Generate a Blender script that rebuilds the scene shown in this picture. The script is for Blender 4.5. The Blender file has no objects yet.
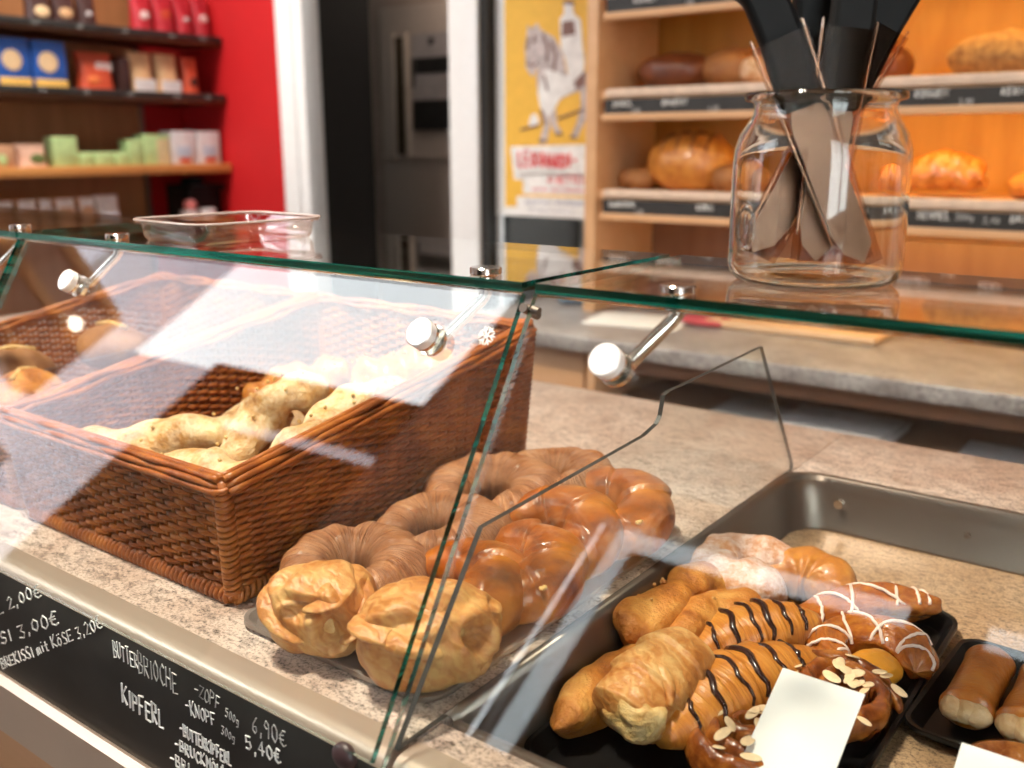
import bpy, bmesh, math, random
from mathutils import Vector, Matrix, noise, Euler
random.seed(7)
PI = math.pi
scene = bpy.context.scene
COL = scene.collection
H = 1.338                      # height of the camera above the shop floor

# ------------------------------------------------------------------ camera
cam_data = bpy.data.cameras.new('camera')
cam_data.sensor_width = 36.0
cam_data.lens = 959.0 / 1024.0 * 36.0
cam_data.clip_start = 0.02
cam_data.dof.use_dof = True
cam_data.dof.focus_distance = 0.90
cam_data.dof.aperture_fstop = 3.8
cam = bpy.data.objects.new('camera', cam_data)
COL.objects.link(cam)
YAW, PITCH = 0.6407, 0.2435
cam.location = (0, 0, H)
cam.rotation_euler = (PI / 2 - PITCH, 0.0026, YAW)
scene.camera = cam

# ------------------------------------------------------------------ world, exposure
scene.view_settings.view_transform = 'Standard'
scene.view_settings.look = 'None'
scene.view_settings.gamma = 1.0
scene.view_settings.use_curve_mapping = False
scene.view_settings.exposure = 0.0
world = bpy.data.worlds.new('overcast_sky')
scene.world = world
world.use_nodes = True
wn = world.node_tree.nodes
wn['Background'].inputs['Color'].default_value = (0.93, 0.97, 1.0, 1)
wn['Background'].inputs['Strength'].default_value = 8.5
cy = scene.cycles
cy.max_bounces = 12
cy.transparent_max_bounces = 24
cy.transmission_bounces = 12
cy.sample_clamp_indirect = 8.0
cy.blur_glossy = 0.3

def area_lamp(name, loc, rot, size, size_y, power, color, spread=PI):
    l = bpy.data.lights.new(name, 'AREA')
    l.shape = 'RECTANGLE'; l.size = size; l.size_y = size_y
    l.energy = power; l.color = color
    l.spread = spread
    o = bpy.data.objects.new(name, l)
    o.location = loc; o.rotation_euler = rot
    COL.objects.link(o)
    return o
# warm ceiling lamp of the sales room, then two added fill lights
area_lamp('ceiling_lamp_light', (-0.95, 0.15, 3.3), (math.radians(16), 0, 0), 0.30, 0.30, 38, (1.0, 0.86, 0.70), math.radians(95))
area_lamp('back_ceiling_lamp_light', (-3.2, 1.6, 3.33), (math.radians(8), 0, 0), 0.5, 0.5, 42, (1.0, 0.90, 0.80), math.radians(105))  # added fill, no fitting: brightens the back wall and its shelves
area_lamp('corridor_lamp_light', (-3.2, 3.65, 2.45), (0, 0, 0), 0.3, 0.3, 3.2, (1.0, 0.82, 0.68))  # added fill so that the corridor behind the doorway is not black

# ------------------------------------------------------------------ materials
def nt(name):
    m = bpy.data.materials.new(name); m.use_nodes = True
    return m, m.node_tree.nodes, m.node_tree.links
def ramp(N, L, fac, stops):
    r = N.new('ShaderNodeValToRGB')
    e = r.color_ramp.elements
    while len(e) < len(stops): e.new(0.5)
    for i, (p, c) in enumerate(stops):
        e[i].position = p; e[i].color = (*c, 1)
    L.new(fac, r.inputs['Fac'])
    return r.outputs['Color']
def tex_noise(N, L, vec, scale, detail=4, rough=0.55, dist=0.0):
    n = N.new('ShaderNodeTexNoise')
    n.inputs['Scale'].default_value = scale; n.inputs['Detail'].default_value = detail
    n.inputs['Roughness'].default_value = rough; n.inputs['Distortion'].default_value = dist
    if vec is not None: L.new(vec, n.inputs['Vector'])
    return n.outputs['Fac']
def coords(N, L, kind='Object', scale=(1, 1, 1)):
    t = N.new('ShaderNodeTexCoord'); mp = N.new('ShaderNodeMapping')
    mp.inputs['Scale'].default_value = scale
    L.new(t.outputs[kind], mp.inputs['Vector'])
    return mp.outputs['Vector']
def bump(N, L, bs, height, strength=0.3, dist=0.002):
    b = N.new('ShaderNodeBump')
    b.inputs['Strength'].default_value = strength; b.inputs['Distance'].default_value = dist
    L.new(height, b.inputs['Height']); L.new(b.outputs['Normal'], bs.inputs['Normal'])
def plain(name, col, rough=0.5, metal=0.0, spec=0.5, var=0.12, scale=30, coat=0.0, bstr=0.0):
    m, N, L = nt(name); bs = N['Principled BSDF']
    bs.inputs['Roughness'].default_value = rough; bs.inputs['Metallic'].default_value = metal
    bs.inputs['Specular IOR Level'].default_value = spec; bs.inputs['Coat Weight'].default_value = coat
    v = coords(N, L); n = tex_noise(N, L, v, scale, 3)
    lo = tuple(max(0, c * (1 - var)) for c in col); hi = tuple(min(1, c * (1 + var)) for c in col)
    L.new(ramp(N, L, n, [(0.3, lo), (0.7, hi)]), bs.inputs['Base Color'])
    if bstr: bump(N, L, bs, n, bstr, 0.001)
    return m
def wood(name, dark, light, scale=(2, 30, 30), rough=0.45):
    m, N, L = nt(name); bs = N['Principled BSDF']; bs.inputs['Roughness'].default_value = rough
    v = coords(N, L, scale=scale); n = tex_noise(N, L, v, 1.0, 5, 0.6, 0.6)
    L.new(ramp(N, L, n, [(0.3, dark), (0.7, light)]), bs.inputs['Base Color'])
    return m
def granite(name, base, dark, pale, scale=1.0, rough=0.3):
    m, N, L = nt(name); bs = N['Principled BSDF']; bs.inputs['Roughness'].default_value = rough
    v = coords(N, L); vs = coords(N, L, scale=(1, 1.8, 1))
    a = tex_noise(N, L, v, 260 * scale, 3, 0.7); b = tex_noise(N, L, vs, 70 * scale, 5, 0.65, 0.4)
    c = tex_noise(N, L, v, 14 * scale, 3, 0.5)
    c1 = ramp(N, L, c, [(0.3, base), (0.7, pale)])
    f1 = ramp(N, L, a, [(0.40, (1, 1, 1)), (0.50, (0, 0, 0))])
    f2 = ramp(N, L, b, [(0.41, (1, 1, 1)), (0.52, (0, 0, 0))])
    mx = N.new('ShaderNodeMix'); mx.data_type = 'RGBA'
    ad = N.new('ShaderNodeMath'); ad.operation = 'MULTIPLY_ADD'
    L.new(f1, ad.inputs[0]); ad.inputs[1].default_value = 0.55
    ml = N.new('ShaderNodeMath'); ml.operation = 'MULTIPLY'; ml.inputs[1].default_value = 0.45
    L.new(f2, ml.inputs[0]); L.new(ml.outputs[0], ad.inputs[2])
    L.new(ad.outputs[0], mx.inputs['Factor'])
    L.new(c1, mx.inputs['A']); mx.inputs['B'].default_value = (*dark, 1)
    L.new(mx.outputs['Result'], bs.inputs['Base Color'])
    return m
def bake(name, stops, scale=28, rough=0.45, bstr=0.35, coat=0.0, streak=None, dust=None, fine=220, bd=0.005):
    """bread crust: blotchy colour, fine pores, optional ribs along the piece and flour dust"""
    m, N, L = nt(name); bs = N['Principled BSDF']
    bs.inputs['Roughness'].default_value = rough; bs.inputs['Coat Weight'].default_value = coat
    bs.inputs['Coat Roughness'].default_value = 0.12
    v = coords(N, L); n1 = tex_noise(N, L, v, scale, 5, 0.6, 0.3); n2 = tex_noise(N, L, v, fine, 3, 0.6)
    fac = n1
    hsrc = n2
    if streak:
        uv = coords(N, L, 'UV', streak)
        n3 = tex_noise(N, L, uv, 1.0, 3, 0.6, 0.3)
        mm = N.new('ShaderNodeMix'); mm.data_type = 'FLOAT'; mm.inputs['Factor'].default_value = 0.55
        L.new(n1, mm.inputs['A']); L.new(n3, mm.inputs['B']); fac = mm.outputs['Result']
        m2 = N.new('ShaderNodeMix'); m2.data_type = 'FLOAT'; m2.inputs['Factor'].default_value = 0.75
        L.new(n2, m2.inputs['A']); L.new(n3, m2.inputs['B']); hsrc = m2.outputs['Result']
    col = ramp(N, L, fac, stops)
    if dust:
        dn = tex_noise(N, L, v, 45, 6, 0.75)
        df = ramp(N, L, dn, [(0.40, (0, 0, 0)), (0.62, (dust[1],) * 3)])
        mx = N.new('ShaderNodeMix'); mx.data_type = 'RGBA'
        L.new(df, mx.inputs['Factor']); L.new(col, mx.inputs['A']); mx.inputs['B'].default_value = (*dust[0], 1)
        col = mx.outputs['Result']
    L.new(col, bs.inputs['Base Color'])
    bs.inputs['Subsurface Weight'].default_value = 0.04
    bs.inputs['Subsurface Radius'].default_value = (0.006, 0.003, 0.001)
    bump(N, L, bs, hsrc, bstr, bd)
    return m
def layered(name, stops, scale=30, rough=0.42, layers=160.0, lstr=0.6):
    """flaky dough: blotches plus wandering thin layer lines"""
    m, N, L = nt(name); bs = N['Principled BSDF']; bs.inputs['Roughness'].default_value = rough
    v = coords(N, L); n1 = tex_noise(N, L, v, scale, 5, 0.62, 0.5); n2 = tex_noise(N, L, v, 190, 3, 0.6)
    wv = N.new('ShaderNodeTexWave'); wv.wave_type = 'BANDS'; wv.bands_direction = 'DIAGONAL'
    wv.inputs['Scale'].default_value = layers / 6.0; wv.inputs['Distortion'].default_value = 9.0
    wv.inputs['Detail'].default_value = 3.0; wv.inputs['Detail Scale'].default_value = 1.6
    L.new(v, wv.inputs['Vector'])
    mm = N.new('ShaderNodeMix'); mm.data_type = 'FLOAT'; mm.inputs['Factor'].default_value = 0.09
    L.new(n1, mm.inputs['A']); L.new(wv.outputs['Fac'], mm.inputs['B'])
    L.new(ramp(N, L, mm.outputs['Result'], stops), bs.inputs['Base Color'])
    m2 = N.new('ShaderNodeMix'); m2.data_type = 'FLOAT'; m2.inputs['Factor'].default_value = 0.4
    L.new(n2, m2.inputs['A']); L.new(wv.outputs['Fac'], m2.inputs['B'])
    bump(N, L, bs, m2.outputs['Result'], lstr, 0.004)
    return m
def pane_glass(name, tint=(0.97, 0.99, 0.98), f0=0.045):
    """clear flat glass: what is behind shows straight through, the surface mirrors more the flatter one looks"""
    m, N, L = nt(name); N.remove(N['Principled BSDF'])
    out = N['Material Output']
    tr = N.new('ShaderNodeBsdfTransparent'); tr.inputs['Color'].default_value = (*tint, 1)
    gl = N.new('ShaderNodeBsdfGlossy'); gl.inputs['Roughness'].default_value = 0.0
    gl.inputs['Color'].default_value = (1, 1, 1, 1)
    lw = N.new('ShaderNodeLayerWeight'); lw.inputs['Blend'].default_value = 0.5
    pw = N.new('ShaderNodeMath'); pw.operation = 'POWER'; pw.inputs[1].default_value = 5.0
    L.new(lw.outputs['Facing'], pw.inputs[0])
    ma = N.new('ShaderNodeMath'); ma.operation = 'MULTIPLY_ADD'; ma.inputs[1].default_value = 1 - f0; ma.inputs[2].default_value = f0
    L.new(pw.outputs[0], ma.inputs[0])
    mx = N.new('ShaderNodeMixShader')
    L.new(ma.outputs[0], mx.inputs[0]); L.new(tr.outputs[0], mx.inputs[1]); L.new(gl.outputs[0], mx.inputs[2])
    L.new(mx.outputs[0], out.inputs['Surface'])
    return m
def real_glass(name, tint=(1, 1, 1), rough=0.0, ior=1.48):
    m, N, L = nt(name); N.remove(N['Principled BSDF'])
    g = N.new('ShaderNodeBsdfGlass'); g.inputs['Color'].default_value = (*tint, 1)
    g.inputs['Roughness'].default_value = rough; g.inputs['IOR'].default_value = ior
    L.new(g.outputs[0], N['Material Output'].inputs['Surface'])
    return m
def edge_glass(name, deep, pale):
    m, N, L = nt(name); bs = N['Principled BSDF']
    v = coords(N, L, scale=(3, 40, 160)); n = tex_noise(N, L, v, 1.0, 3, 0.6)
    L.new(ramp(N, L, n, [(0.42, deep), (0.62, pale)]), bs.inputs['Base Color'])
    bs.inputs['Roughness'].default_value = 0.12
    bs.inputs['Transmission Weight'].default_value = 0.35
    return m
def glow(name, col, strength):
    m, N, L = nt(name); N.remove(N['Principled BSDF'])
    e = N.new('ShaderNodeEmission'); e.inputs['Color'].default_value = (*col, 1); e.inputs['Strength'].default_value = strength
    L.new(e.outputs[0], N['Material Output'].inputs['Surface'])
    return m

M = {}
M['granite'] = granite('granite_stone', (0.50, 0.36, 0.29), (0.065, 0.045, 0.038), (0.67, 0.545, 0.475), 1.15)
M['granite_grey'] = granite('grey_granite', (0.28, 0.245, 0.235), (0.10, 0.09, 0.09), (0.50, 0.47, 0.46))
M['well_stone'] = granite('warm_granite', (0.46, 0.29, 0.16), (0.09, 0.05, 0.03), (0.58, 0.40, 0.25), 1.3)
M['steel'] = plain('brushed_steel', (0.21, 0.175, 0.15), 0.36, 0.9, var=0.08, scale=8)
M['dark_steel'] = plain('dark_steel', (0.16, 0.13, 0.11), 0.42, 0.85, var=0.2, scale=20)
M['trim'] = plain('champagne_metal', (0.62, 0.51, 0.42), 0.30, 0.6, var=0.04, scale=6)
M['chrome'] = plain('polished_metal', (0.75, 0.70, 0.66), 0.16, 1.0, var=0.05)
M['white_knob'] = plain('satin_metal_face', (0.90, 0.88, 0.87), 0.35, 0.25, var=0.02)
M['black_board'] = plain('chalkboard_black', (0.022, 0.021, 0.020), 0.55, var=0.3, scale=12)
M['chalk'] = plain('white_chalk', (0.80, 0.80, 0.78), 0.9, var=0.1, scale=200)
M['chalk_dim'] = plain('grey_chalk', (0.42, 0.42, 0.41), 0.9, var=0.2, scale=200)
M['black_enamel'] = plain('black_enamel', (0.008, 0.007, 0.007), 0.38, spec=0.22, var=0.3, scale=40)
M['tray_metal'] = plain('grey_tray_metal', (0.36, 0.31, 0.28), 0.36, 0.6, var=0.08)
M['front_wood'] = wood('beech_front', (0.62, 0.34, 0.17), (0.72, 0.42, 0.24), (3, 60, 20))
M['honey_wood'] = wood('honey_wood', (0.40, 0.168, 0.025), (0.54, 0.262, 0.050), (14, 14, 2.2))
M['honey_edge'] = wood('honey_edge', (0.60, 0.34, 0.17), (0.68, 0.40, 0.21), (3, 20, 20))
M['dark_wood'] = wood('dark_wood', (0.10, 0.042, 0.018), (0.16, 0.07, 0.028), (14, 14, 2))
M['brown_panel'] = wood('brown_panel', (0.22, 0.10, 0.055), (0.30, 0.145, 0.08), (14, 14, 2))
M['rail_wood'] = wood('orange_rail_wood', (0.52, 0.22, 0.06), (0.62, 0.28, 0.08), (20, 3, 20))
M['red_wall'] = plain('red_paint', (0.50, 0.006, 0.009), 0.6, var=0.06, scale=4)
M['white_wall'] = plain('white_paint', (0.78, 0.76, 0.73), 0.7, var=0.03, scale=5)
M['white_lacquer'] = plain('white_lacquer', (0.80, 0.80, 0.80), 0.35, var=0.02)
M['grey_ceiling'] = plain('ceiling_paint', (0.42, 0.37, 0.33), 0.8, var=0.03, scale=5)
M['taupe_front'] = plain('taupe_plaster', (0.24, 0.19, 0.17), 0.8, var=0.04, scale=5)
M['floor'] = plain('floor_tile', (0.13, 0.10, 0.08), 0.5, var=0.15, scale=4)
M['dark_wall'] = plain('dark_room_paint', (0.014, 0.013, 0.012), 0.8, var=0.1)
M['brown_wall'] = plain('taupe_paint', (0.42, 0.33, 0.27), 0.7, var=0.06, scale=3)
M['pane'] = pane_glass('clear_pane')
M['edge'] = edge_glass('green_glass_edge', (0.001, 0.020, 0.013), (0.006, 0.20, 0.15))
M['jar_glass'] = real_glass('jar_glass', (0.985, 0.992, 0.985))
M['plastic'] = pane_glass('clear_plastic', (0.95, 0.92, 0.91), 0.13)
M['sheath'] = pane_glass('clear_sheath', (0.84, 0.75, 0.68), 0.003)
M['edge_dark'] = plain('dark_pane_edge', (0.022, 0.022, 0.020), 0.45, var=0.2)
M['black_plastic'] = plain('black_handle', (0.007, 0.007, 0.007), 0.55, spec=0.18, var=0.2)
M['blade'] = plain('knife_blade', (0.30, 0.26, 0.24), 0.34, 1.0, var=0.04)
M['paper'] = plain('white_paper', (0.84, 0.83, 0.81), 0.8, var=0.02)
M['warm_light'] = glow('warm_tube', (1.0, 0.64, 0.19), 20.0)
M['rubber'] = plain('dark_magnet', (0.045, 0.025, 0.028), 0.4)

# crusts
M['wicker'] = bake('wicker', [(0.25, (0.13, 0.030, 0.006)), (0.5, (0.34, 0.092, 0.015)), (0.75, (0.52, 0.18, 0.035))], 22, 0.38, 0.25, 0.15)
M['puff'] = layered('puff_pastry', [(0.30, (0.32, 0.095, 0.016)), (0.45, (0.50, 0.20, 0.048)), (0.64, (0.64, 0.37, 0.135))], 30, 0.45, 260, 0.32)
M['puff_in'] = bake('puff_layers', [(0.3, (0.44, 0.21, 0.05)), (0.5, (0.66, 0.42, 0.16)), (0.75, (0.78, 0.60, 0.32))], 60, 0.55, 0.6, fine=150)
M['ring'] = bake('ribbed_crust', [(0.34, (0.17, 0.050, 0.014)), (0.5, (0.36, 0.130, 0.042)), (0.66, (0.54, 0.26, 0.105))], 22, 0.45, 1.0, 0.05, streak=(110, 2.2, 1), bd=0.008, dust=((0.66, 0.42, 0.29), 0.28))
M['lye'] = bake('glossy_lye_crust', [(0.32, (0.13, 0.024, 0.002)), (0.48, (0.35, 0.084, 0.006)), (0.68, (0.55, 0.18, 0.018))], 24, 0.30, 0.22, 0.25, fine=150)
M['lye_pale'] = bake('split_crust', [(0.3, (0.60, 0.33, 0.10)), (0.7, (0.80, 0.56, 0.26))], 90, 0.5, 0.6)
M['stick'] = bake('cheese_stick_crust', [(0.30, (0.27, 0.072, 0.008)), (0.5, (0.52, 0.185, 0.028)), (0.70, (0.68, 0.34, 0.085))], 34, 0.5, 0.55, 0.0, fine=260)
M['croissant'] = bake('croissant_crust', [(0.28, (0.28, 0.070, 0.006)), (0.5, (0.54, 0.19, 0.024)), (0.72, (0.72, 0.35, 0.07))], 30, 0.32, 0.5, 0.35, streak=(60, 3, 1))
M['choc'] = plain('dark_chocolate', (0.035, 0.012, 0.008), 0.25, var=0.2, coat=0.4)
M['snail'] = bake('cinnamon_roll_crust', [(0.30, (0.10, 0.020, 0.004)), (0.5, (0.27, 0.068, 0.010)), (0.72, (0.52, 0.19, 0.034))], 45, 0.2, 0.5, 0.7, fine=110)
M['danish'] = bake('danish_crust', [(0.28, (0.18, 0.036, 0.005)), (0.5, (0.42, 0.115, 0.014)), (0.72, (0.60, 0.24, 0.036))], 40, 0.25, 0.5, 0.5, streak=(14, 26, 1))
M['custard'] = plain('custard', (0.74, 0.30, 0.025), 0.3, var=0.15, coat=0.3)
M['icing'] = plain('sugar_icing', (0.86, 0.68, 0.58), 0.4, var=0.06)
M['almond'] = plain('almond_flake', (0.84, 0.62, 0.38), 0.5, var=0.12, scale=150)
M['sugar'] = bake('sugared_crust', [(0.3, (0.42, 0.16, 0.06)), (0.7, (0.62, 0.30, 0.13))], 30, 0.6, 0.5, dust=((0.84, 0.74, 0.70), 0.75))
M['golden'] = bake('golden_crust', [(0.3, (0.36, 0.100, 0.012)), (0.55, (0.56, 0.22, 0.035)), (0.8, (0.70, 0.36, 0.09))], 35, 0.35, 0.3, 0.2)
M['roll'] = bake('roll_crust', [(0.25, (0.30, 0.075, 0.008)), (0.5, (0.50, 0.155, 0.018)), (0.8, (0.64, 0.28, 0.05))], 38, 0.3, 0.25, 0.3)
M['roll_end'] = bake('roll_end_crumb', [(0.3, (0.60, 0.32, 0.12)), (0.7, (0.84, 0.62, 0.36))], 60, 0.6, 0.4)
M['loaf_dark'] = bake('dark_loaf_crust', [(0.3, (0.07, 0.016, 0.005)), (0.7, (0.17, 0.045, 0.012))], 20, 0.4, 0.3, 0.15)
M['loaf'] = bake('loaf_crust', [(0.3, (0.20, 0.07, 0.016)), (0.7, (0.38, 0.16, 0.045))], 18, 0.6, 0.4)
M['loaf_flour'] = bake('floured_crust', [(0.3, (0.40, 0.17, 0.05)), (0.7, (0.58, 0.30, 0.11))], 18, 0.7, 0.4, dust=((0.82, 0.68, 0.50), 0.8))
M['loaf_score'] = plain('scored_crust', (0.22, 0.075, 0.02), 0.6)
M['straw'] = bake('nutty_crust', [(0.3, (0.16, 0.065, 0.015)), (0.7, (0.42, 0.23, 0.07))], 60, 0.7, 0.8)

# ------------------------------------------------------------------ mesh helpers
class MB:
    def __init__(self): self.v = []; self.f = []; self.uv = []; self.mi = []
    def add(self, vs, fs, uvs=None, mi=0):
        o = len(self.v); self.v += [tuple(p) for p in vs]
        for i, f in enumerate(fs):
            self.f.append([o + k for k in f]); self.mi.append(mi)
            self.uv.append(uvs[i] if uvs else [(0, 0)] * len(f))
        return self
    def box(self, c, s, rot=None, bev=0.0, seg=2, mi=0, taper=None):
        bm = bmesh.new(); bmesh.ops.create_cube(bm, size=1)
        for v in bm.verts:
            k = 1.0
            if taper and v.co.z > 0: k = taper
            v.co = Vector((v.co.x * s[0] * k, v.co.y * s[1] * k, v.co.z * s[2]))
        if bev: bmesh.ops.bevel(bm, geom=bm.edges[:] + bm.verts[:], offset=bev, segments=seg, affect='EDGES', profile=0.5)
        R = Euler(rot).to_matrix() if rot else Matrix.Identity(3)
        bm.verts.index_update()
        vs = [R @ v.co + Vector(c) for v in bm.verts]
        fs = [[v.index for v in f.verts] for f in bm.faces]
        bm.free()
        return self.add(vs, fs, None, mi)
    def span(self, lo, hi, bev=0.0, seg=2, mi=0):
        return self.box([(a + b) / 2 for a, b in zip(lo, hi)], [b - a for a, b in zip(lo, hi)], None, bev, seg, mi)
    def tube(self, pts, r, n=8, closed=False, flat=1.0, mi=0):
        pts = [Vector(p) for p in pts]; k = len(pts)
        rs = r if isinstance(r, (list, tuple)) else [r] * k
        tang = []
        for i in range(k):
            a = pts[(i - 1) % k] if (closed or i) else pts[0]
            b = pts[(i + 1) % k] if (closed or i < k - 1) else pts[-1]
            t = (b - a); tang.append(t.normalized() if t.length > 1e-9 else Vector((0, 0, 1)))
        up = Vector((0, 0, 1))
        if abs(tang[0].dot(up)) > 0.95: up = Vector((1, 0, 0))
        nrm = (up - tang[0] * up.dot(tang[0])).normalized()
        vs = []
        for i in range(k):
            nrm = (nrm - tang[i] * nrm.dot(tang[i]))
            nrm = nrm.normalized() if nrm.length > 1e-9 else Vector((1, 0, 0))
            bn = tang[i].cross(nrm)
            for j in range(n):
                a = 2 * PI * j / n
                vs.append(pts[i] + nrm * (math.cos(a) * rs[i] * flat) + bn * (math.sin(a) * rs[i]))
        fs = []
        for i in range(k if closed else k - 1):
            i2 = (i + 1) % k
            for j in range(n):
                j2 = (j + 1) % n
                fs.append([i * n + j, i * n + j2, i2 * n + j2, i2 * n + j])
        if not closed:
            fs.append(list(range(n - 1, -1, -1))); fs.append([(k - 1) * n + j for j in range(n)])
        return self.add(vs, fs, None, mi)
    def lathe(self, prof, n=48, c=(0, 0, 0), closed=False, mi=0):
        """prof: (radius, z) pairs; radius 0 collapses to a pole"""
        vs = []; rings = []
        for r, z in prof:
            if r < 1e-7:
                rings.append([len(vs)]); vs.append((c[0], c[1], c[2] + z))
            else:
                ring = []
                for j in range(n):
                    a = 2 * PI * j / n; ring.append(len(vs))
                    vs.append((c[0] + r * math.cos(a), c[1] + r * math.sin(a), c[2] + z))
                rings.append(ring)
        fs = []
        m = len(rings)
        for i in range(m if closed else m - 1):
            A, B = rings[i], rings[(i + 1) % m]
            for j in range(n):
                j2 = (j + 1) % n
                if len(A) == 1 and len(B) == 1: continue
                if len(A) == 1: fs.append([A[0], B[j2], B[j]])
                elif len(B) == 1: fs.append([A[j], A[j2], B[0]])
                else: fs.append([A[j], A[j2], B[j2], B[j]])
        return self.add(vs, fs, None, mi)
    def prism(self, poly, fn, d0, d1, mi=0):
        """poly of (a, b); fn(a, b, d) -> point; extruded from d0 to d1"""
        n = len(poly)
        vs = [fn(a, b, d0) for a, b in poly] + [fn(a, b, d1) for a, b in poly]
        fs = [list(range(n))[::-1], [n + i for i in range(n)]]
        fs += [[i, (i + 1) % n, n + (i + 1) % n, n + i] for i in range(n)]
        return self.add(vs, fs, None, mi)
    def loft(self, path, rad, sect=None, n=28, flatz=1.0, wob=0.0, wf=30.0, zmin=None, uvlen=1.0, up=(0, 0, 1)):
        """a dough strand: path points, rad(t) radius, sect(t, angle) multiplies the radius, wob = lumpiness"""
        pts = [Vector(p) for p in path]; k = len(pts); up = Vector(up)
        vs = []; off = Vector((random.random() * 50, random.random() * 50, random.random() * 50))
        for i in range(k):
            t = i / (k - 1)
            T = (pts[min(i + 1, k - 1)] - pts[max(i - 1, 0)]).normalized()
            side = T.cross(up)
            side = side.normalized() if side.length > 1e-6 else Vector((1, 0, 0))
            u = side.cross(T).normalized()
            r = rad(t)
            for j in range(n):
                a = 2 * PI * j / n
                f = sect(t, a) if sect else 1.0
                d = side * math.cos(a) + u * (math.sin(a) * flatz)
                p = pts[i] + d * (r * f)
                if wob: p = p + d * (wob * noise.noise((p + off) * wf))
                if zmin is not None and p.z < zmin: p.z = zmin + (p.z - zmin) * 0.04
                vs.append(p)
        fs, uvs = [], []
        for i in range(k - 1):
            for j in range(n):
                j2 = (j + 1) % n
                fs.append([i * n + j, i * n + j2, (i + 1) * n + j2, (i + 1) * n + j])
                u0, u1 = uvlen * i / (k - 1), uvlen * (i + 1) / (k - 1)
                uvs.append([(u0, j / n), (u0, (j + 1) / n), (u1, (j + 1) / n), (u1, j / n)])
        fs.append(list(range(n - 1, -1, -1))); uvs.append([(0, j / n) for j in range(n - 1, -1, -1)])
        fs.append([(k - 1) * n + j for j in range(n)]); uvs.append([(uvlen, j / n) for j in range(n)])
        return self.add(vs, fs, uvs)
    def blob(self, s, c=(0, 0, 0), shape=None, nu=56, nv=36, wob=0.0, wf=20.0, zmin=None, e=1.0):
        """rounded body; shape(dir, p) may move the point; e < 1 squares it off"""
        off = Vector((random.random() * 50, random.random() * 50, random.random() * 50))
        sg = lambda x: math.copysign(abs(x) ** e, x)
        vs = []
        for i in range(nv + 1):
            ph = -PI / 2 + PI * i / nv
            for j in range(nu):
                th = 2 * PI * j / nu
                d = Vector((math.cos(ph) * math.cos(th), math.cos(ph) * math.sin(th), math.sin(ph)))
                p = Vector((s[0] * sg(math.cos(ph)) * sg(math.cos(th)), s[1] * sg(math.cos(ph)) * sg(math.sin(th)), s[2] * sg(math.sin(ph))))
                if shape: p = shape(d, p)
                if wob: p = p + d * (wob * (noise.noise((p + off) * wf) + 0.5 * noise.noise((p + off) * wf * 2.3)))
                if zmin is not None and p.z < zmin: p.z = zmin + (p.z - zmin) * 0.04
                vs.append(p + Vector(c))
        fs, uvs = [], []
        for i in range(nv):
            for j in range(nu):
                j2 = (j + 1) % nu
                fs.append([i * nu + j, i * nu + j2, (i + 1) * nu + j2, (i + 1) * nu + j])
                uvs.append([(j / nu, i / nv), ((j + 1) / nu, i / nv), ((j + 1) / nu, (i + 1) / nv), (j / nu, (i + 1) / nv)])
        return self.add(vs, fs, uvs)
    def build(self, name, mat, parent=None, loc=None, rot=None, smooth=35):
        me = bpy.data.meshes.new(name)
        me.from_pydata(self.v, [], self.f)
        mats = mat if isinstance(mat, (list, tuple)) else [mat]
        for m in mats: me.materials.append(m)
        ul = me.uv_layers.new(name='UVMap')
        k = 0
        for i, p in enumerate(me.polygons):
            p.material_index = self.mi[i]
            for q in range(len(p.vertices)):
                ul.data[k].uv = self.uv[i][q]; k += 1
        me.validate()
        bm = bmesh.new(); bm.from_mesh(me); bmesh.ops.recalc_face_normals(bm, faces=bm.faces[:]); bm.to_mesh(me); bm.free()
        if smooth:
            me.polygons.foreach_set('use_smooth', [True] * len(me.polygons))
            me.set_sharp_from_angle(angle=math.radians(smooth))
        o = bpy.data.objects.new(name, me); COL.objects.link(o)
        if parent is not None: o.parent = parent
        if loc is not None: o.location = loc
        if rot is not None: o.rotation_euler = rot
        return o

def thing(name, label, cat, loc=(0, 0, 0), rot=(0, 0, 0), group=None):
    o = bpy.data.objects.new(name, None); COL.objects.link(o)
    o.empty_display_size = 0.05
    o.location = loc
    o.rotation_euler = rot if isinstance(rot, (tuple, list)) else (0, 0, rot)
    o['label'] = label; o['category'] = cat
    if group: o['group'] = group
    return o
def tag(o, label, cat, group=None, kind=None):
    o['label'] = label; o['category'] = cat
    if group: o['group'] = group
    if kind: o['kind'] = kind
    return o
def structure(o):
    o['kind'] = 'structure'; return o
def dup(src, loc, rot, label):
    r = src.copy(); COL.objects.link(r); r.location = loc
    r.rotation_euler = rot if isinstance(rot, (tuple, list)) else (0, 0, rot)
    r['label'] = label
    for ch in list(src.children):
        c = ch.copy(); COL.objects.link(c); c.parent = r
        for g in list(ch.children):
            d = g.copy(); COL.objects.link(d); d.parent = c
    return r
def catmull(pts, n):
    pts = [Vector(p) for p in pts]
    ext = [pts[0] * 2 - pts[1]] + pts + [pts[-1] * 2 - pts[-2]]
    out = []
    segs = len(pts) - 1
    for i in range(n):
        x = i / (n - 1) * segs; k = min(int(x), segs - 1); t = x - k
        a, b, c, d = ext[k], ext[k + 1], ext[k + 2], ext[k + 3]
        out.append(0.5 * ((2 * b) + (c - a) * t + (2 * a - 5 * b + 4 * c - d) * t * t + (3 * b - a - 3 * c + d) * t ** 3))
    return out

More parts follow.
